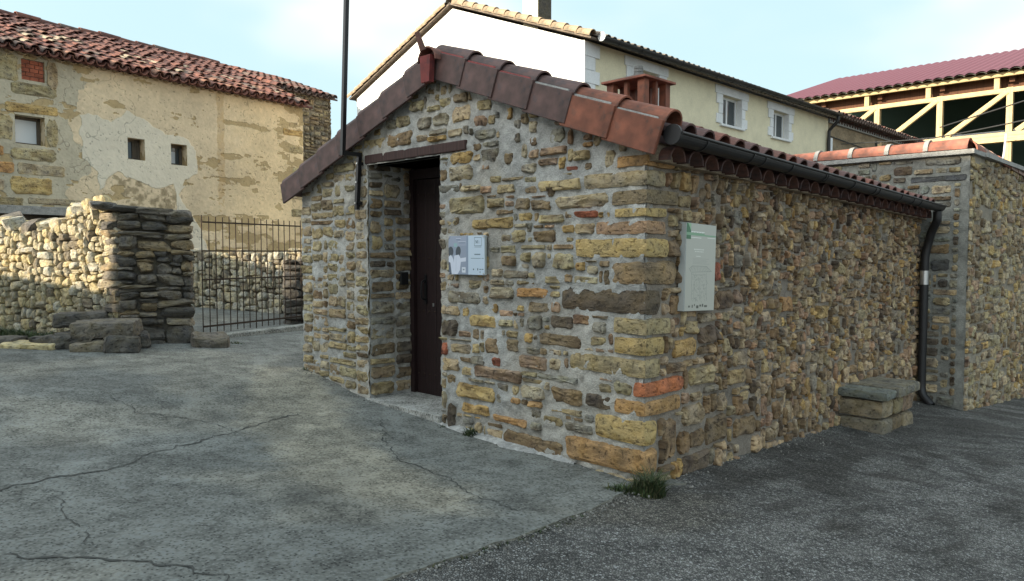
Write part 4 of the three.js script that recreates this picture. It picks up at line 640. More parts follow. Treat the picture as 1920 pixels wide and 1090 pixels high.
// ---------- plastered farmhouse on the left ----------
{
  const TURN_L = turnTo(0.58, -0.814), H = thing('plastered_house', 'old farmhouse with flaking cream plaster and sagging red tile roof at left', 'house', [-8.25, 0, -12.0], TURN_L), R = RNG(201);
  const X0 = -1.2, X1 = 6.1, HT = 4.8;
  const patch = [[1.3, 3.89], [1.46, 3.97], [1.81, 3.82], [2.16, 4.11], [2.45, 3.99], [2.84, 3.73], [3.25, 3.75], [3.47, 3.61], [3.52, 3.09], [3.24, 2.95], [3.1, 2.62], [3.22, 2.43], [3.6, 1.9], [3.8, 1.2], [3.3, 1.0], [3.05, 2.38], [2.98, 2.81], [2.65, 2.73], [2.19, 2.83], [1.93, 2.99], [1.71, 2.72], [1.63, 2.6], [1.61, 2.96], [1.33, 3.12]];
  const dirt = [[1.68, 2.99], [2.11, 2.84], [2.65, 2.73], [3.02, 2.76], [3.0, 2.0], [2.41, 2.1], [1.88, 2.5]], W = 800, HH = 520;
  const px = (u, v) => {
    const x = -1.5 + u * 7.7, y = v * 5, wx = (fbm(x * 5, y * 5, 3, 4) - 0.5) * 0.28, wy = (fbm(x * 5 + 30, y * 5, 3, 4) - 0.5) * 0.28, n = fbm(x * 1.3, y * 1.3, 5, 4), f = fbm(x * 14, y * 14, 6, 3), g = fbm(x * 40, y * 40, 8, 2);
    let c = [0.74, 0.60, 0.41], k = 0.86 + (n - 0.5) * 0.42 + (f - 0.5) * 0.22 + (g - 0.5) * 0.12, hgt = 0.5 + (f - 0.5) * 0.25 + (g - 0.5) * 0.15;
    const right = sstep(3.6, 5.0, x + wx * 3); c = c.map((q, i) => lerp(q, [0.78, 0.61, 0.38][i], right));
    if (x + wx < 1.15 + (fbm(y * 2, 3, 0, 3) - 0.5) * 0.7) { c = [0.54, 0.48, 0.36]; hgt -= 0.15; }
    if (inPoly(patch, x + wx * 0.5, y + wy * 0.5)) { c = [0.70, 0.64, 0.52]; hgt += 0.28; k = 0.9 + (n - 0.5) * 0.2 + (f - 0.5) * 0.12; }
    else if (inPoly(dirt, x + wx, y + wy)) { const s = sstep(0.36, 0.6, fbm(x * 9, y * 9, 9, 4)); c = c.map((q, i) => lerp(q, [0.26, 0.20, 0.11][i], s * 0.8)); }
    // bare stone showing through where plaster fell
    const bare = fbm(x * 2.6 + 8, y * 6 + 3, 4, 4) + (f - 0.5) * 0.16, lim = x > 5.4 ? 0.53 : y < 2.3 ? 0.52 : 0.66; if (bare > lim && !inPoly(patch, x, y)) { c = [0.48, 0.36, 0.19]; hgt -= 0.3; }
    if (Math.abs(x + wx * 0.35 - 4.03) < 0.09 - (4.75 - y) * 0.01 && y > 3.0 - f && y < 4.75) c = c.map((q, i) => lerp(q, [0.50, 0.32, 0.13][i], 0.55 * clamp(0.3 + f)));
    const pit = fbm(x * 26, y * 26, 12, 2); if (pit > 0.80) { k *= 0.66; hgt -= 0.15; }
    const cr = Math.abs(fbm(x * 1.6 + 20, y * 1.6, 14, 4) - 0.5); if (cr < 0.004 && fbm(x * 0.9 + 4, y * 0.9, 2, 2) > 0.56) { k *= 0.72; hgt -= 0.2; }
    return [c.map(q => Math.pow(clamp(q * k), 1 / 2.2)), clamp(hgt)];
  };
  const mp = tex(W, HH, (u, v) => px(u, v)[0], true), bp = tex(W, HH, (u, v) => px(u, v)[1], false);
  for (const t of [mp, bp]) { t.repeat.set(1 / 7.7, 1 / 5); t.offset.set(1.5 / 7.7, 0); }
  const plaster = std('oldPlaster', [1, 1, 1], { map: mp, bumpMap: bp, bumpScale: 0.035 });
  const wins = [[0.30, 3.29, 0.75, 3.76], [2.13, 3.22, 2.45, 3.61], [2.96, 3.2, 3.29, 3.6]];
  const prof = [[X0, 0], [X1, 0], [X1, HT + 0.03], [X0, HT + 0.03]];
  part('front_wall', extrude(prof, 0.4, [...wins.map(w => rect(...w)), rect(0.42, 4.34, 0.77, 4.68), rect(X0 + 0.2, 0.3, 1.05, 2.14)]).translate(0, 0, -0.4), plaster, H);
  part('end_wall', extrude([[-0.4, 0], [-6.4, 0], [-6.4, 4.8], [-3.4, 6.1], [-0.4, 4.8]], 0.4).rotateY(-Math.PI / 2).scale(-1, 1, 1).rotateY(0).translate(X1 - 0.4, 0, 0), M.core, H).geometry = bx(X1 - 0.4, 0, -6.4, X1, HT, -0.4);
  part('end_wall', bx(X0, 0, -6.4, X0 + 0.4, HT, -0.4), plaster, H); part('rear_wall', bx(X0, 0, -6.8, X1, HT, -6.4), M.core, H); part('room_shade', bx(X0 + 0.4, 0, -1.4, X1 - 0.4, HT - 0.05, -1.3), M.core, H);
  // windows
  wins.forEach(([x0, y0, x1, y1], i) => {
    const w = part('window', mergeGeometries([bx(x0, y0, -0.24, x0 + 0.05, y1, -0.18), bx(x1 - 0.05, y0, -0.24, x1, y1, -0.18), bx(x0, y1 - 0.05, -0.24, x1, y1, -0.18), bx(x0, y0, -0.24, x1, y0 + 0.04, -0.18)]), M.oldWood, H);
    part('pane', bx(x0 + 0.05, y0 + 0.04, -0.22, x1 - 0.05, y1 - 0.05, -0.212), i === 0 ? M.windowWhite : M.glass, w);
    if (i === 2) part('pane_paper', bx(x0 + 0.06, y0 + 0.05, -0.209, x0 + 0.2, y0 + 0.27, -0.205), M.oldGlass, w);
    if (i === 1) part('shutter', bx(x0 + 0.18, y0 + 0.05, -0.209, x1 - 0.05, y1 - 0.05, -0.195), M.oldWood, w);
  });
  // dressed stones round the first window and below it
  const blocksL = [[0.16, 3.78, 0.97, 3.96, 'y'], [0.76, 3.26, 0.96, 3.77, 'o'], [0.02, 3.30, 0.29, 3.76, 'o'], [0.20, 3.02, 0.93, 3.26, 'o'], [-0.4, 2.78, 0.28, 2.98, 'n'], [0.30, 2.78, 1.05, 3.0, 't'], [0.18, 2.46, 0.84, 2.76, 'y'], [-0.5, 2.45, 0.12, 2.70, 't'], [0.0, 4.24, 0.40, 4.74, 'o'], [0.79, 4.20, 0.99, 4.74, 't'], [0.24, 4.08, 0.95, 4.32, 'o'], [-0.5, 3.05, 0.14, 3.26, 'n'], [-0.6, 2.25, 0.4, 2.42, 'o'], [0.45, 2.30, 1.2, 2.43, 't'], [5.55, 4.10, 6.09, 4.25, 'y'], [5.72, 3.72, 6.09, 3.9, 'o'], [5.8, 3.2, 6.09, 3.42, 'o'], [5.62, 2.7, 6.09, 2.86, 't'], [5.75, 2.3, 6.09, 2.5, 'o']];
  for (const [x0, y0, x1, y1, c] of blocksL) part('dressed_stone', faceStone(x0, y0, x1, y1, 0.012 + R() * 0.008, R, vary(stonePal[c], R, 0.1).map(v => v * 1.12), 14), M.stoneV, H);
  for (let j = 0; j < 5; j++) for (let k = 0; k < 3; k++) { const o = j % 2 ? 0.06 : 0, x0 = 0.42 + k * 0.135 - o, x1 = Math.min(0.765, x0 + 0.128), y = 4.345 + j * 0.067; if (x1 - Math.max(0.42, x0) > 0.03) part('brick', rbx(Math.max(0.425, x0), y, -0.14, x1, y + 0.060, -0.02 - (hash(j, k, 3)) * 0.01, 0.004), M.brick, H); }
  part('brick_mortar', bx(0.42, 4.34, -0.2, 0.77, 4.68, -0.045), M.greyMortar, H);
  part('garage_lintel', rbx(X0, 2.14, -0.3, 1.2, 2.28, 0.03, 0.008), M.greyMortar, H); part('garage_door', bx(X0 + 0.2, 0.3, -0.34, 1.05, 2.14, -0.28), M.oldWood, H);
  // roof
  const SL = 0.395, a = Math.atan(SL), rl = 3.6 / Math.cos(a), roof = part('roof', bx(X0 - 0.1, 0, -0.09, X1 + 0.12, rl, -0.05), M.oldTileB, H); frame(roof, [0, HT + 0.02, 0.22], [1, 0, 0], [0, Math.sin(a), -Math.cos(a)]);
  const mats = [M.oldTileA, M.oldTileB, M.oldTileA, M.oldTileB, M.oldTileD, M.oldTileC, M.oldTileB, M.oldTileA, M.oldTileB, M.oldTileD, M.oldTileA, M.oldTileB, M.oldTileE];
  tileSlope(roof, X0, X1 + 0.05, rl, { pitch: 0.19, expo: 0.29, r: 0.085, mats, rnd: R, jit: 0.028, wild: 0.22, max: 300, z: -0.03 });
  const back = part('roof', bx(X0 - 0.1, 0, -0.09, X1 + 0.12, rl, -0.05), M.oldTileB, H); frame(back, [0, HT + 0.02, -6.98], [-1, 0, 0], [0, Math.sin(a), Math.cos(a)]); back.position.x = X1 + X0;
  for (let i = 0; i < 18; i++) { const m = part('ridge_tile', barrel(0.46, 0.11, 0.09, 0.013, 8), mats[i % 5], H); frame(m, [X0 + i * 0.41, HT + 0.02 + 3.6 * SL + 0.01 + (R() - 0.5) * 0.04, -3.38], [0, 0, 1], [1, (R() - 0.5) * 0.06, 0]); }
  // bedded row under the eave
  for (let i = 0; i < 38; i++) { const m = part('eave_tile', barrel(0.26, 0.085, 0.08, 0.012, 6), M.paleTile, H); frame(m, [X0 + 0.1 + i * 0.19, HT + 0.0, 0.13], [-1, 0, 0], [0, 0.05, -1]); }
}
{ // barn set back behind the farmhouse's far end
  const B = thing('stone_barn', 'shaded grey stone barn end behind the far corner of the cream farmhouse', 'barn', [-8.25, 0, -12.0], turnTo(0.58, -0.814)), R = RNG(231);
  const w = part('wall', mortarSheet(6.0, 8.0, 2.0, 5.42, () => true, 0.05, (x, y) => (fbm(x * 9, y * 9, 0, 3) - 0.5) * 0.06, (x, y) => { const k = 0.8 + (fbm(x * 6, y * 14, 0, 3) - 0.5) * 0.7; return [0.30 * k, 0.245 * k, 0.18 * k]; }), M.mortarV, B, [0, 0, -1.25]);
  const cells = pack({ x0: 6.0, x1: 8.0, y0: 2.6, y1: 5.4, ok: () => true, rnd: R, res: 0.02, size: (x, y, r) => [0.12 + r() * 0.25, 0.06 + r() * 0.1], minW: 0.06, minH: 0.04 });
  setStones(cells, w, c => faceStone(c[0] + 0.012, c[1] + 0.012, c[2] - 0.012, c[3] - 0.012, 0.03 + R() * 0.02, R, vary(choose('tgbto', R), R), 5));
  part('body', bx(6.11, 0, -5.5, 8.0, 5.4, -1.3), M.core, B);
  const SL = 0.345, a = Math.atan(SL), rl = 2.35 / Math.cos(a), roof = part('roof', bx(6.2, 0, -0.08, 8.1, rl, -0.04), M.oldTileD, B); frame(roof, [0, 5.44, -1.08], [1, 0, 0], [0, Math.sin(a), -Math.cos(a)]);
  tileSlope(roof, 6.25, 8.05, rl, { pitch: 0.19, expo: 0.3, mats: [M.oldTileD, M.oldTileB, M.oldTileA], rnd: R, jit: 0.02, wild: 0.1, z: -0.03 });
}
// ---------- yellow and white house ----------
{
  const Y = thing('yellow_house', 'two-storey house with white gable and yellow side wall behind the hut', 'house', [1.34, 0.105, -13.95], HUT_TURN), R = RNG(301); Y.scale.setScalar(0.93);
  const EV = 5.70, AP = 7.22, AU0 = 3.97, LU = 7.94, LV = 12.1;
  part('gable_wall', extrude([[0, -0.6], [0, EV], [-AU0, AP], [-LU, EV], [-LU, -0.6]].reverse(), 0.35).rotateY(Math.PI).translate(0, 0, 0.35), M.whiteRender, Y);
  const wins = [[1.69, 4.74, 2.62, 5.47], [5.46, 4.74, 6.45, 5.47], [8.27, 4.74, 9.24, 5.47]];
  const sw = part('side_wall', extrude(rect(0.002, -0.8, LV, EV + 0.02), 0.3, wins.map(w => rect(...w))).translate(0, 0, -0.31), M.yellowRender, Y, [0, 0, 0], [0, -Math.PI / 2, 0]);
  part('far_walls', mergeGeometries([bx(LU - 0.3, -0.6, 0.35, LU, EV, LV), bx(0.32, -0.6, LV - 0.3, LU - 0.3, EV, LV), bx(0.8, -0.6, 0.8, 0.84, EV, LV - 0.5)]), M.whiteRender, Y);
  for (const [a, y0, b, y1] of wins) {
    const w = part('window', mergeGeometries([bx(a, y0, -0.20, a + 0.06, y1, -0.15), bx(b - 0.06, y0, -0.20, b, y1, -0.15), bx(a + 0.06, y1 - 0.06, -0.20, b - 0.06, y1, -0.15), bx(a + 0.06, y0, -0.20, b - 0.06, y0 + 0.06, -0.15), bx((a + b) / 2 - 0.03, y0 + 0.06, -0.20, (a + b) / 2 + 0.03, y1 - 0.06, -0.15)]), M.windowWhite, sw);
    part('pane', bx(a + 0.06, y0 + 0.06, -0.185, (a + b) / 2 - 0.03, y1 - 0.06, -0.175), M.glass, w); part('pane', bx((a + b) / 2 + 0.03, y0 + 0.06, -0.185, b - 0.06, y1 - 0.06, -0.175), M.glass, w);
    // white stone surround of blocks
    for (let i = 0; i < 3; i++) for (const s of [-1, 1]) { const l = i % 2 ? 0.18 : 0.3, yy = y0 + i * (y1 - y0) / 3, e = s < 0 ? a : b; part('surround_block', rbx(s < 0 ? e - l : e, yy + 0.004, -0.02, s < 0 ? e : e + l, yy + (y1 - y0) / 3 - 0.004, 0.022, 0.006), M.whiteStone, sw); }
    part('surround_block', rbx(a - 0.36, y1 + 0.002, -0.02, b + 0.36, y1 + 0.2, 0.022, 0.006), M.whiteStone, sw); part('sill', rbx(a - 0.12, y0 - 0.06, -0.02, b + 0.12, y0 - 0.002, 0.06, 0.008), M.whiteStone, sw);
    part('reveal', bx(a - 0.001, y0, -0.14, a + 0.004, y1, 0.0), M.whiteStone, sw); part('reveal', bx(b - 0.004, y0, -0.14, b + 0.001, y1, 0), M.whiteStone, sw);
  }
  for (let i = 0; i < 9; i++) { const l = i % 2 ? 0.3 : 0.46; part('corner_block', rbx(-0.03, 3.3 + i * 0.265, -0.02, l, 3.3 + i * 0.265 + 0.257, 0.024, 0.006), M.whiteStone, sw); }
  const SL = (AP - EV) / AU0, a = Math.atan(SL), EO = 0.25, rl = (AU0 + EO) / Math.cos(a), ye = EV + 0.16 - EO * SL;
  const roof = part('roof', bx(-0.1, 0, -0.08, LV + 0.1, rl, -0.04), M.greyTileB, Y); frame(roof, [-EO, ye, 0], [0, 0, 1], [Math.cos(a), Math.sin(a), 0]);
  tileSlope(roof, 0.12, LV, rl, { pitch: 0.23, expo: 0.36, r: 0.1, mats: [M.greyTileA, M.greyTileB, M.greyTileA], rnd: R, jit: 0.008, rows: 4, max: 212, z: -0.03 });
  const roofL = part('roof', bx(-LV - 0.1, 0, -0.08, 0.1, rl, -0.04), M.greyTileB, Y); frame(roofL, [2 * AU0 + EO, ye, 0], [0, 0, -1], [-Math.cos(a), Math.sin(a), 0]);
  tileSlope(roofL, -LV, -0.12, rl, { pitch: 0.23, expo: 0.36, r: 0.1, mats: [M.greyTileA, M.greyTileB], rnd: R, rows: 0, z: -0.03 });
  const vt = barrel(0.42, 0.10, 0.085, 0.014, 8); for (let i = 0; i < 12; i++) { part('verge_tile', vt, M.paleTile, roof, [-0.06, i * 0.36, 0.0], [-0.05, -0.35, 0]); part('verge_tile', vt, M.paleTile, roofL, [0.06, i * 0.36, 0.0], [-0.05, 0.35, 0]); }
  for (let i = 0; i < 31; i++) { const m = part('ridge_tile', barrel(0.46, 0.12, 0.1, 0.014, 8), M.greyTileA, Y); frame(m, [AU0, AP + 0.13, -0.12 + i * 0.4], [-1, 0, 0], [0, 0.02, 1]); }
  const gm = part('gutter', barrel(LV - 0.1, 0.085, 0.085, 0.008, 10), M.gutterMetal, Y); frame(gm, [-EO - 0.10, ye - 0.03, 0.1], [1, 0, 0], [0, 0.006, 1]);
  part('gutter_end', new THREE.CylinderGeometry(0.09, 0.09, 0.02, 14), M.whiteStone, gm, [0, -0.005, 0]); for (let i = 0; i < 15; i++) part('gutter_bracket', barrel(0.03, 0.092, 0.092, 0.006, 10), M.gutterMetal, gm, [0, 0.5 + i * 0.78, 0]);
  part('downpipe', tube([[-EO - 0.1, ye - 0.02, LV - 0.12], [-EO - 0.08, ye - 0.2, LV - 0.12], [-0.1, ye - 0.42, LV - 0.12], [-0.07, ye - 0.7, LV - 0.12], [-0.07, 1.0, LV - 0.12]], 0.05, 50, 10), M.gutterMetal, Y);
  part('white_pipe', new THREE.CylinderGeometry(0.06, 0.06, 5.0, 10), M.windowWhite, Y, [-0.07, 2.6, LV + 0.02]);
  const ch = new THREE.Group(); ch.name = 'chimney'; Y.add(ch); ch.position.set(2.0, 6.2, 0.79); part('chimney_stack', bx(-0.22, 0, -0.22, 0.22, 1.5, 0.22), M.core, ch); part('chimney_lit_side', bx(-0.225, 0, -0.232, 0.225, 1.5, -0.221), M.yellowRender, ch);  // pale plate and dark stack put the lit and shaded sides into colour
}
{ // older stone house beyond the yellow one
  const O = thing('old_stone_house', 'low brown stone house with dark tile eave beyond the yellow house', 'house', [...(() => { const x = 1.34 + VX * 11.27, z = -13.95 + VZ * 11.27; return [x, 0.105, z]; })()], HUT_TURN), R = RNG(401); O.scale.setScalar(0.93);
  part('wall', mortarSheet(0.15, 11, 0, 5.75, () => true, 0.09, (x, y) => (fbm(x * 5, y * 5, 0, 3) - 0.5) * 0.06, (x, y) => { const k = 0.85 + (fbm(x * 3, y * 6, 0, 4) - 0.5) * 0.7; return [0.36 * k, 0.27 * k, 0.17 * k]; }), M.mortarV, O, [0.1, 0, 0], [0, -Math.PI / 2, 0]);
  part('body', bx(0.16, 0, 0.05, 6, 5.7, 11), M.core, O); part('eave_band', bx(0.02, 5.62, 0.15, 0.16, 5.74, 11), M.greyMortar, O);
  part('window', bx(0.03, 5.28, 4.45, 0.12, 5.5, 4.85), M.glass, O);
  const a = Math.atan(0.33), roof = part('roof', bx(0.1, 0, -0.09, 11, 5, -0.05), M.oldTileD, O); frame(roof, [-0.2, 5.88, 0], [0, 0, 1], [Math.cos(a), Math.sin(a), 0]);
  tileSlope(roof, 0.2, 11, 4.6, { pitch: 0.23, expo: 0.38, r: 0.1, mats: [M.oldTileD, M.greyTileB, M.oldTileB], rnd: R, jit: 0.02, wild: 0.08, rows: 3, max: 141, z: -0.03 });
  for (const [y, o] of [[5.76, -0.12], [5.66, 0.0]]) for (let i = 0; i < 46; i++) { const m = part('eave_tile', barrel(0.24, 0.1, 0.1, 0.014, 6), i % 3 ? M.oldTileD : M.oldTileB, O); frame(m, [o, y, 0.3 + i * 0.23], [0, 0, 1], [1, 0.05, 0]); }
  part('wall_cable', tube([[0.04, 5.2, 0.2], [0.02, 5.05, 4.5], [0.02, 4.9, 9]], 0.02, 20, 5), M.cable, O);
}
// ---------- open timber shed ----------
{
  const S = thing('timber_shed', 'open timber shed with maroon corrugated roof and sunlit diagonal braces at right', 'shed', [19.75, -1.2, -28.8], HUT_TURN + Math.PI); S.scale.setScalar(1.8); const b = (a, c, w = 0.13, h = 0.13) => bar([a[0], a[1], a[2] ?? 0], [c[0], c[1], c[2] ?? 0], w, h);
  const beam = (n, a, c, w, h, m = M.timber) => part(n, b(a, c, w, h), m, S);
  for (const s of [-5.75, -4.4, -3.05, -1.70, -0.35, 1.0, 2.35]) { beam('post', [s, -0.6], [s, 5.06], 0.115, 0.13); beam('hanger_block', [s - 0.25, 5.06, -0.02], [s - 0.25, 5.3, -0.02], 0.10, 0.12); }
  beam('eave_beam', [-5.9, 5.345, 0.06], [4, 5.345, 0.06], 0.08, 0.09);
  for (const s of [-5.75, -4.4, -3.05, -1.70, -0.35, 1.0]) { beam('top_rail', [s + 0.06, 5.0, 0.02], [s + 1.29, 5.0, 0.02], 0.09, 0.10); beam('brace', [s + 0.14, 4.12, 0.035], [s + 1.30, 4.97, 0.035], 0.09, 0.10); }
  beam('bottom_beam', [-5.9, 4.0, 0.03], [4, 4.0, 0.03], 0.2, 0.2);
  for (let i = 0; i < 7; i++) beam('rafter', [-5.75 + i * 1.35, 5.28, -0.1], [-5.75 + i * 1.35, 6.75, -4.95], 0.1, 0.16, M.darkTimber);
  for (let k = 0; k < 3; k++) beam('purlin', [-5.9, 5.40 + k * 0.33, -0.5 - k * 1.2], [4, 5.40 + k * 0.33, -0.5 - k * 1.2], 0.09, 0.1, M.darkTimber);
  part('fascia_board', bx(-5.9, 5.08, -0.32, 4, 5.42, -0.28), M.darkTimber, S);
  part('inner_beam', bx(-5.9, 4.25, -2.6, 4, 4.5, -2.45), M.windowWhite, S);
  part('inner_wall', bx(-5.9, -1, -4.9, 4, 6.85, -4.8), M.greenWall, S); part('inner_wall', bx(-5.95, -1, -4.8, -5.88, 4.6, -0.1), M.greenWall, S);
  { const pos = [], idx = [], uv = [], P = 0.21, n = Math.round(10.2 / P * 8); for (const [z, y] of [[0.28, 5.40], [-5.0, 6.95]]) for (let i = 0; i <= n; i++) { const x = -6.0 + i * P / 8, t = (i % 8) / 8; pos.push(x, y + 0.045 * Math.pow(Math.abs(Math.sin(Math.PI * t)), 0.8), z); uv.push(x, z); }
    for (let i = 0; i < n; i++) idx.push(i, i + 1, n + 2 + i, i, n + 2 + i, n + 1 + i); const g = new THREE.BufferGeometry(); g.setAttribute('position', new THREE.Float32BufferAttribute(pos, 3)); g.setAttribute('uv', new THREE.Float32BufferAttribute(uv, 2)); g.setIndex(idx); g.computeVertexNormals(); part('corrugated_roof', g, M.metalSheet, S); const g2 = g.clone().translate(0, -0.03, 0); part('roof_lining', g2, M.sheetUnder, S); }
  single('shed_rope', 'short white rope hanging from the shed beam over the outbuilding coping', 'rope', tube([[18.76, 6.0, -28.6], [18.3, 5.1, -28.0], [17.7, 4.5, -27.4]], 0.04, 12, 6), M.rope, [0, 0, 0]);
  single('overhead_cable', 'lower thin cable sagging from the old stone house past the shed', 'cable', tube([[9.37, 4.6, -21.4], [9.1, 4.0, -16.4], [9.9, 4.05, -14], [12, 4.4, -9]], 0.014, 40, 5), M.cable, [0, 0, 0], undefined, 'overhead cables');
  single('overhead_cable', 'upper thin cable crossing in front of the shed braces', 'cable', tube([[9.2, 4.2, -16.2], [9.9, 4.45, -14], [12, 5.2, -9]], 0.014, 40, 5), M.cable, [0, 0, 0], undefined, 'overhead cables');
}
// ---------- weeds ----------
function blades(rnd, n, rx, rz, h, x0, z0, cols, y0) {
  const pos = [], col = [], idx = [];
  for (let i = 0; i < n; i++) {
    const a = rnd() * 6.283, r = Math.sqrt(rnd()), bx_ = x0 + Math.cos(a) * r * rx, bz = z0 + Math.sin(a) * r * rz, by = y0 ?? ground(bx_, bz) - 0.01, H = h * (0.45 + rnd() * 0.7) * (1.1 - r * 0.5), d = rnd() * 6.283, ln = H * (0.2 + rnd() * 0.7), w = 0.003 + rnd() * 0.006, c = cols[Math.floor(rnd() * cols.length)], k = 0.75 + rnd() * 0.5, s = pos.length / 3;
    for (let q = 0; q <= 3; q++) { const t = q / 3, ww = w * (1 - t * 0.9), X = bx_ + Math.cos(d) * ln * t * t, Z = bz + Math.sin(d) * ln * t * t, Y = by + H * (t - 0.22 * t * t); pos.push(X - Math.sin(d) * ww, Y, Z + Math.cos(d) * ww, X + Math.sin(d) * ww, Y, Z - Math.cos(d) * ww); for (let e = 0; e < 2; e++) col.push(c[0] * k, c[1] * k, c[2] * k); }
    for (let q = 0; q < 3; q++) { const b = s + q * 2; idx.push(b, b + 1, b + 3, b, b + 3, b + 2); }
  }
  const g = new THREE.BufferGeometry(); g.setAttribute('position', new THREE.Float32BufferAttribute(pos, 3)); g.setAttribute('color', new THREE.Float32BufferAttribute(col, 3)); g.setIndex(idx); g.computeVertexNormals(); return g;
}
{
  const R = RNG(501), G = [[0.035, 0.060, 0.018], [0.05, 0.075, 0.022], [0.028, 0.045, 0.016], [0.075, 0.075, 0.03]];
  single('weed_clump', 'largest green weed clump at the near corner of the hut', 'weed', blades(R, 620, 0.10, 0.09, 0.20, 0.86, -4.60, G), M.grassV, undefined, undefined, 'weeds at the hut foot');
  single('weed_clump', 'low grassy weeds just left of the corner clump', 'weed', blades(R, 260, 0.12, 0.05, 0.09, 0.70, -4.60, G), M.grassV, undefined, undefined, 'weeds at the hut foot');
  single('weed_clump', 'small grass tuft at the front wall right of the doorstep', 'weed', blades(R, 160, 0.06, 0.05, 0.13, -0.32, -5.80, G), M.grassV, undefined, undefined, 'weeds at the hut foot');
  single('weed_clump', 'tiny weeds at the right end of the doorstep', 'weed', blades(R, 60, 0.05, 0.03, 0.06, -0.56, -6.02, G), M.grassV, undefined, undefined, 'weeds at the hut foot');
  single('weed_clump', 'small weeds at the far left foot of the hut', 'weed', blades(R, 150, 0.12, 0.06, 0.10, -2.02, -7.62, G), M.grassV, undefined, undefined, 'weeds at the hut foot');
  const bits = []; for (let i = 0; i < 16; i++) { const z = -3.35 - i * 0.055; bits.push(blades(R, 26, 0.03, 0.03, 0.035, edgeX(z) + 0.02 + (R() - 0.5) * 0.04, z, G)); }
  tag(part('edge_moss', mergeGeometries(bits), M.grassV, scene), 'moss and short grass along the broken concrete edge', 'grass', undefined, 'stuff');
  tag(part('grass_patch', blades(R, 2600, 0.75, 0.28, 0.15, -5.75, -8.30, G), M.grassV, scene), 'patch of grass at the foot of the left dry stone wall', 'grass', undefined, 'stuff');
  tag(part('gate_weeds', mergeGeometries([blades(R, 120, 0.12, 0.08, 0.10, -3.62, -8.82, G), blades(R, 80, 0.1, 0.05, 0.08, -3.3, -8.9, G)]), M.grassV, scene), 'thin weeds round the slanting slab before the gate', 'grass', undefined, 'stuff');
}
{ // crumbled pale mortar along the foot of the front wall
  const R = RNG(521), pos = [], idx = [], uv = [], col = [], N = 70, K = 6; for (let i = 0; i <= N; i++) { const u = 0.55 + i * 1.5 / N, wdt = 0.05 + 0.13 * Math.pow(vn(u * 6, 1), 1.2) * Math.sin(Math.PI * clamp(i / N, 0.02, 0.98)); for (let k = 0; k <= K; k++) { const v = 0.04 - (wdt + 0.04) * k / K, [x, z] = hutXZ(u, v), h = 0.045 * Math.pow(1 - k / K, 1.3) + (fbm(u * 30, v * 30, 0, 3) - 0.35) * 0.03 * (k < K ? 1 : 0); pos.push(x, ground(x, z) + 0.012 + (k === K ? -0.02 : Math.max(0.002, h)), z); uv.push(u, v); const c = 0.32 + vn(u * 40, v * 40) * 0.22; col.push(c, c * 0.98, c * 0.94); } }
  for (let i = 0; i < N; i++) for (let k = 0; k < K; k++) { const a = i * (K + 1) + k, b = a + K + 1; idx.push(a, a + 1, b + 1, a, b + 1, b); }
  const g = new THREE.BufferGeometry(); g.setAttribute('position', new THREE.Float32BufferAttribute(pos, 3)); g.setAttribute('uv', new THREE.Float32BufferAttribute(uv, 2)); g.setAttribute('color', new THREE.Float32BufferAttribute(col, 3)); g.setIndex(idx); g.computeVertexNormals();
  const m = part('mortar_skirting', g, M.mortarV, scene); hut.updateMatrixWorld(true); hut.attach(m);
}
{ // loose grit along the concrete edge and the foot of the walls
  const R = RNG(541), n = 1800, im = new THREE.InstancedMesh(blocks[3], M.gritV, n), o = new THREE.Object3D();
  for (let i = 0; i < n; i++) {
    let x, z; const t = R();
    if (t < 0.45) { z = -1.6 - R() * 3.1; x = edgeX(z) + 0.03 + R() * R() * 0.22; } else if (t < 0.7) { [x, z] = hutXZ(-0.03 - R() * R() * 0.4, R() * 5.3); } else if (t < 0.85) { [x, z] = hutXZ(R() * 4.2, -0.03 - R() * R() * 0.25); } else { z = -2.2 - R() * 6; x = edgeX(z) + 0.3 + R() * 4; }
    const s = 0.003 + R() * R() * 0.009; o.position.set(x, ground(x, z) + 0.012 + s * 0.2, z); o.rotation.set(R() * 6, R() * 6, R() * 6); o.scale.set(s * 1.4, s, s * 1.2); o.updateMatrix(); im.setMatrixAt(i, o.matrix); const c = 0.08 + R() * 0.2; im.setColorAt(i, rgb(c, c * 0.95, c * 0.86));
  }
  im.name = 'loose_grit'; im.castShadow = im.receiveShadow = true; scene.add(im); tag(im, 'loose grit and crumbs along the concrete edge and wall feet', 'gravel', undefined, 'stuff');
}
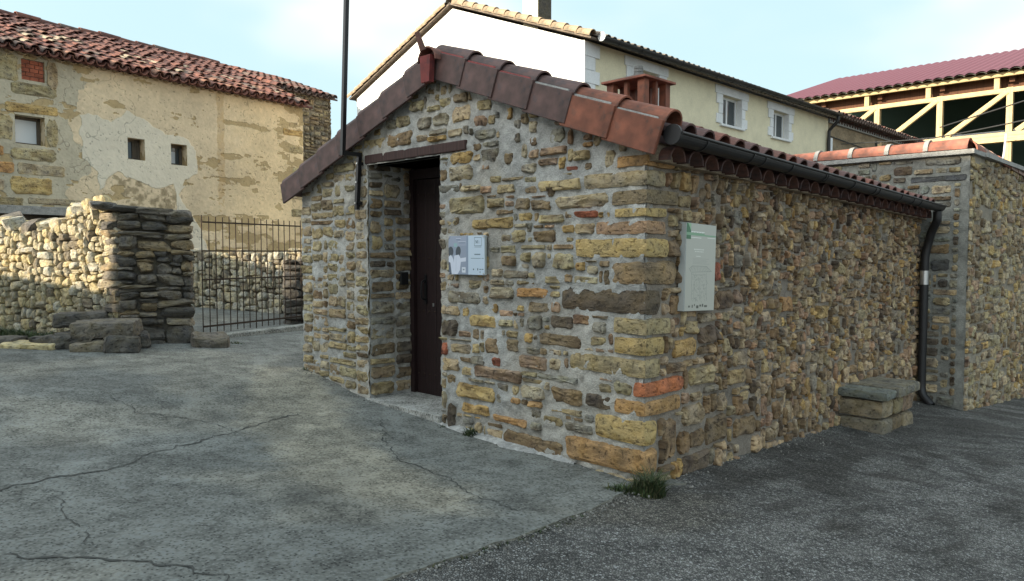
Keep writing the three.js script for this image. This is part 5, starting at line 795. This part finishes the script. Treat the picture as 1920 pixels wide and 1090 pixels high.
// ---------- houses outside the frame on the left, which shade the square ----------
{
  const dirp = (p, q) => [-0.47 * p + 0.883 * q, -(0.883 * p + 0.47 * q)], turn = turnTo(-0.47, -0.883);
  const [x, z] = dirp(9.47 - 14, -6.2), T = thing('neighbour_house', 'tall rendered house outside the frame on the left, shading the square', 'house', [x, 0, z], turn);
  // local x runs towards the lit side, z points to the square
  part('wall', extrude(rect(0, -1, 14, 6.6), 0.4, [rect(2, 3.6, 3, 4.9), rect(6, 3.6, 7, 4.9), rect(10, 3.6, 11, 4.9), rect(4, 0.3, 5.2, 2.6), rect(8, 1.2, 9.2, 2.4)]).translate(0, 0, -0.4), M.whiteRender, T);
  part('wall', mergeGeometries([bx(0, -1, -6, 0.4, 6.6, -0.4), bx(13.6, -1, -6, 14, 6.6, -0.4), bx(0, -1, -6.4, 14, 6.6, -6)]), M.whiteRender, T);
  for (const [a, y0, b, y1] of [[2, 3.6, 3, 4.9], [6, 3.6, 7, 4.9], [10, 3.6, 11, 4.9], [8, 1.2, 9.2, 2.4]]) { const w = part('window', mergeGeometries([bx(a, y0, -0.25, a + 0.07, y1, -0.18), bx(b - 0.07, y0, -0.25, b, y1, -0.18), bx(a, y1 - 0.07, -0.25, b, y1, -0.18), bx(a, y0, -0.25, b, y0 + 0.07, -0.18)]), M.oldWood, T); part('pane', bx(a + 0.07, y0 + 0.07, -0.22, b - 0.07, y1 - 0.07, -0.21), M.glass, w); }
  part('door', bx(4, 0.3, -0.25, 5.2, 2.6, -0.18), M.oldWood, T);
  part('roof', extrude([[0.3, 6.6], [-3.2, 7.7], [-6.7, 6.6], [-6.7, 6.5], [0.3, 6.5]], 14.3).rotateY(-Math.PI / 2).translate(14.15, 0, 0).scale(1, 1, 1), M.oldTileB, T);
  const [x2, z2] = dirp(9.48, -6.2), O = thing('low_outbuilding', 'low lean-to outside the frame on the left beside the tall house', 'outbuilding', [x2, 0, z2], turn);
  // lean-to rising to its far end
  const pr = [[0, -0.5], [5.2, -0.5], [5.2, 3.6], [2.3, 3.6], [1.8, 2.62], [0, 2.82]]; part('wall', extrude(pr, 3).translate(0, 0, -3), M.whiteRender, O); part('roof', extrude([[2.2, 3.605], [5.3, 3.605], [5.3, 3.66], [2.2, 3.66]], 3.2).translate(0, 0, -3.1), M.oldTileB, O);
}
scene.traverse(o => { if (o.isMesh) { o.castShadow = true; o.receiveShadow = true; } });
renderer.render(scene, camera);
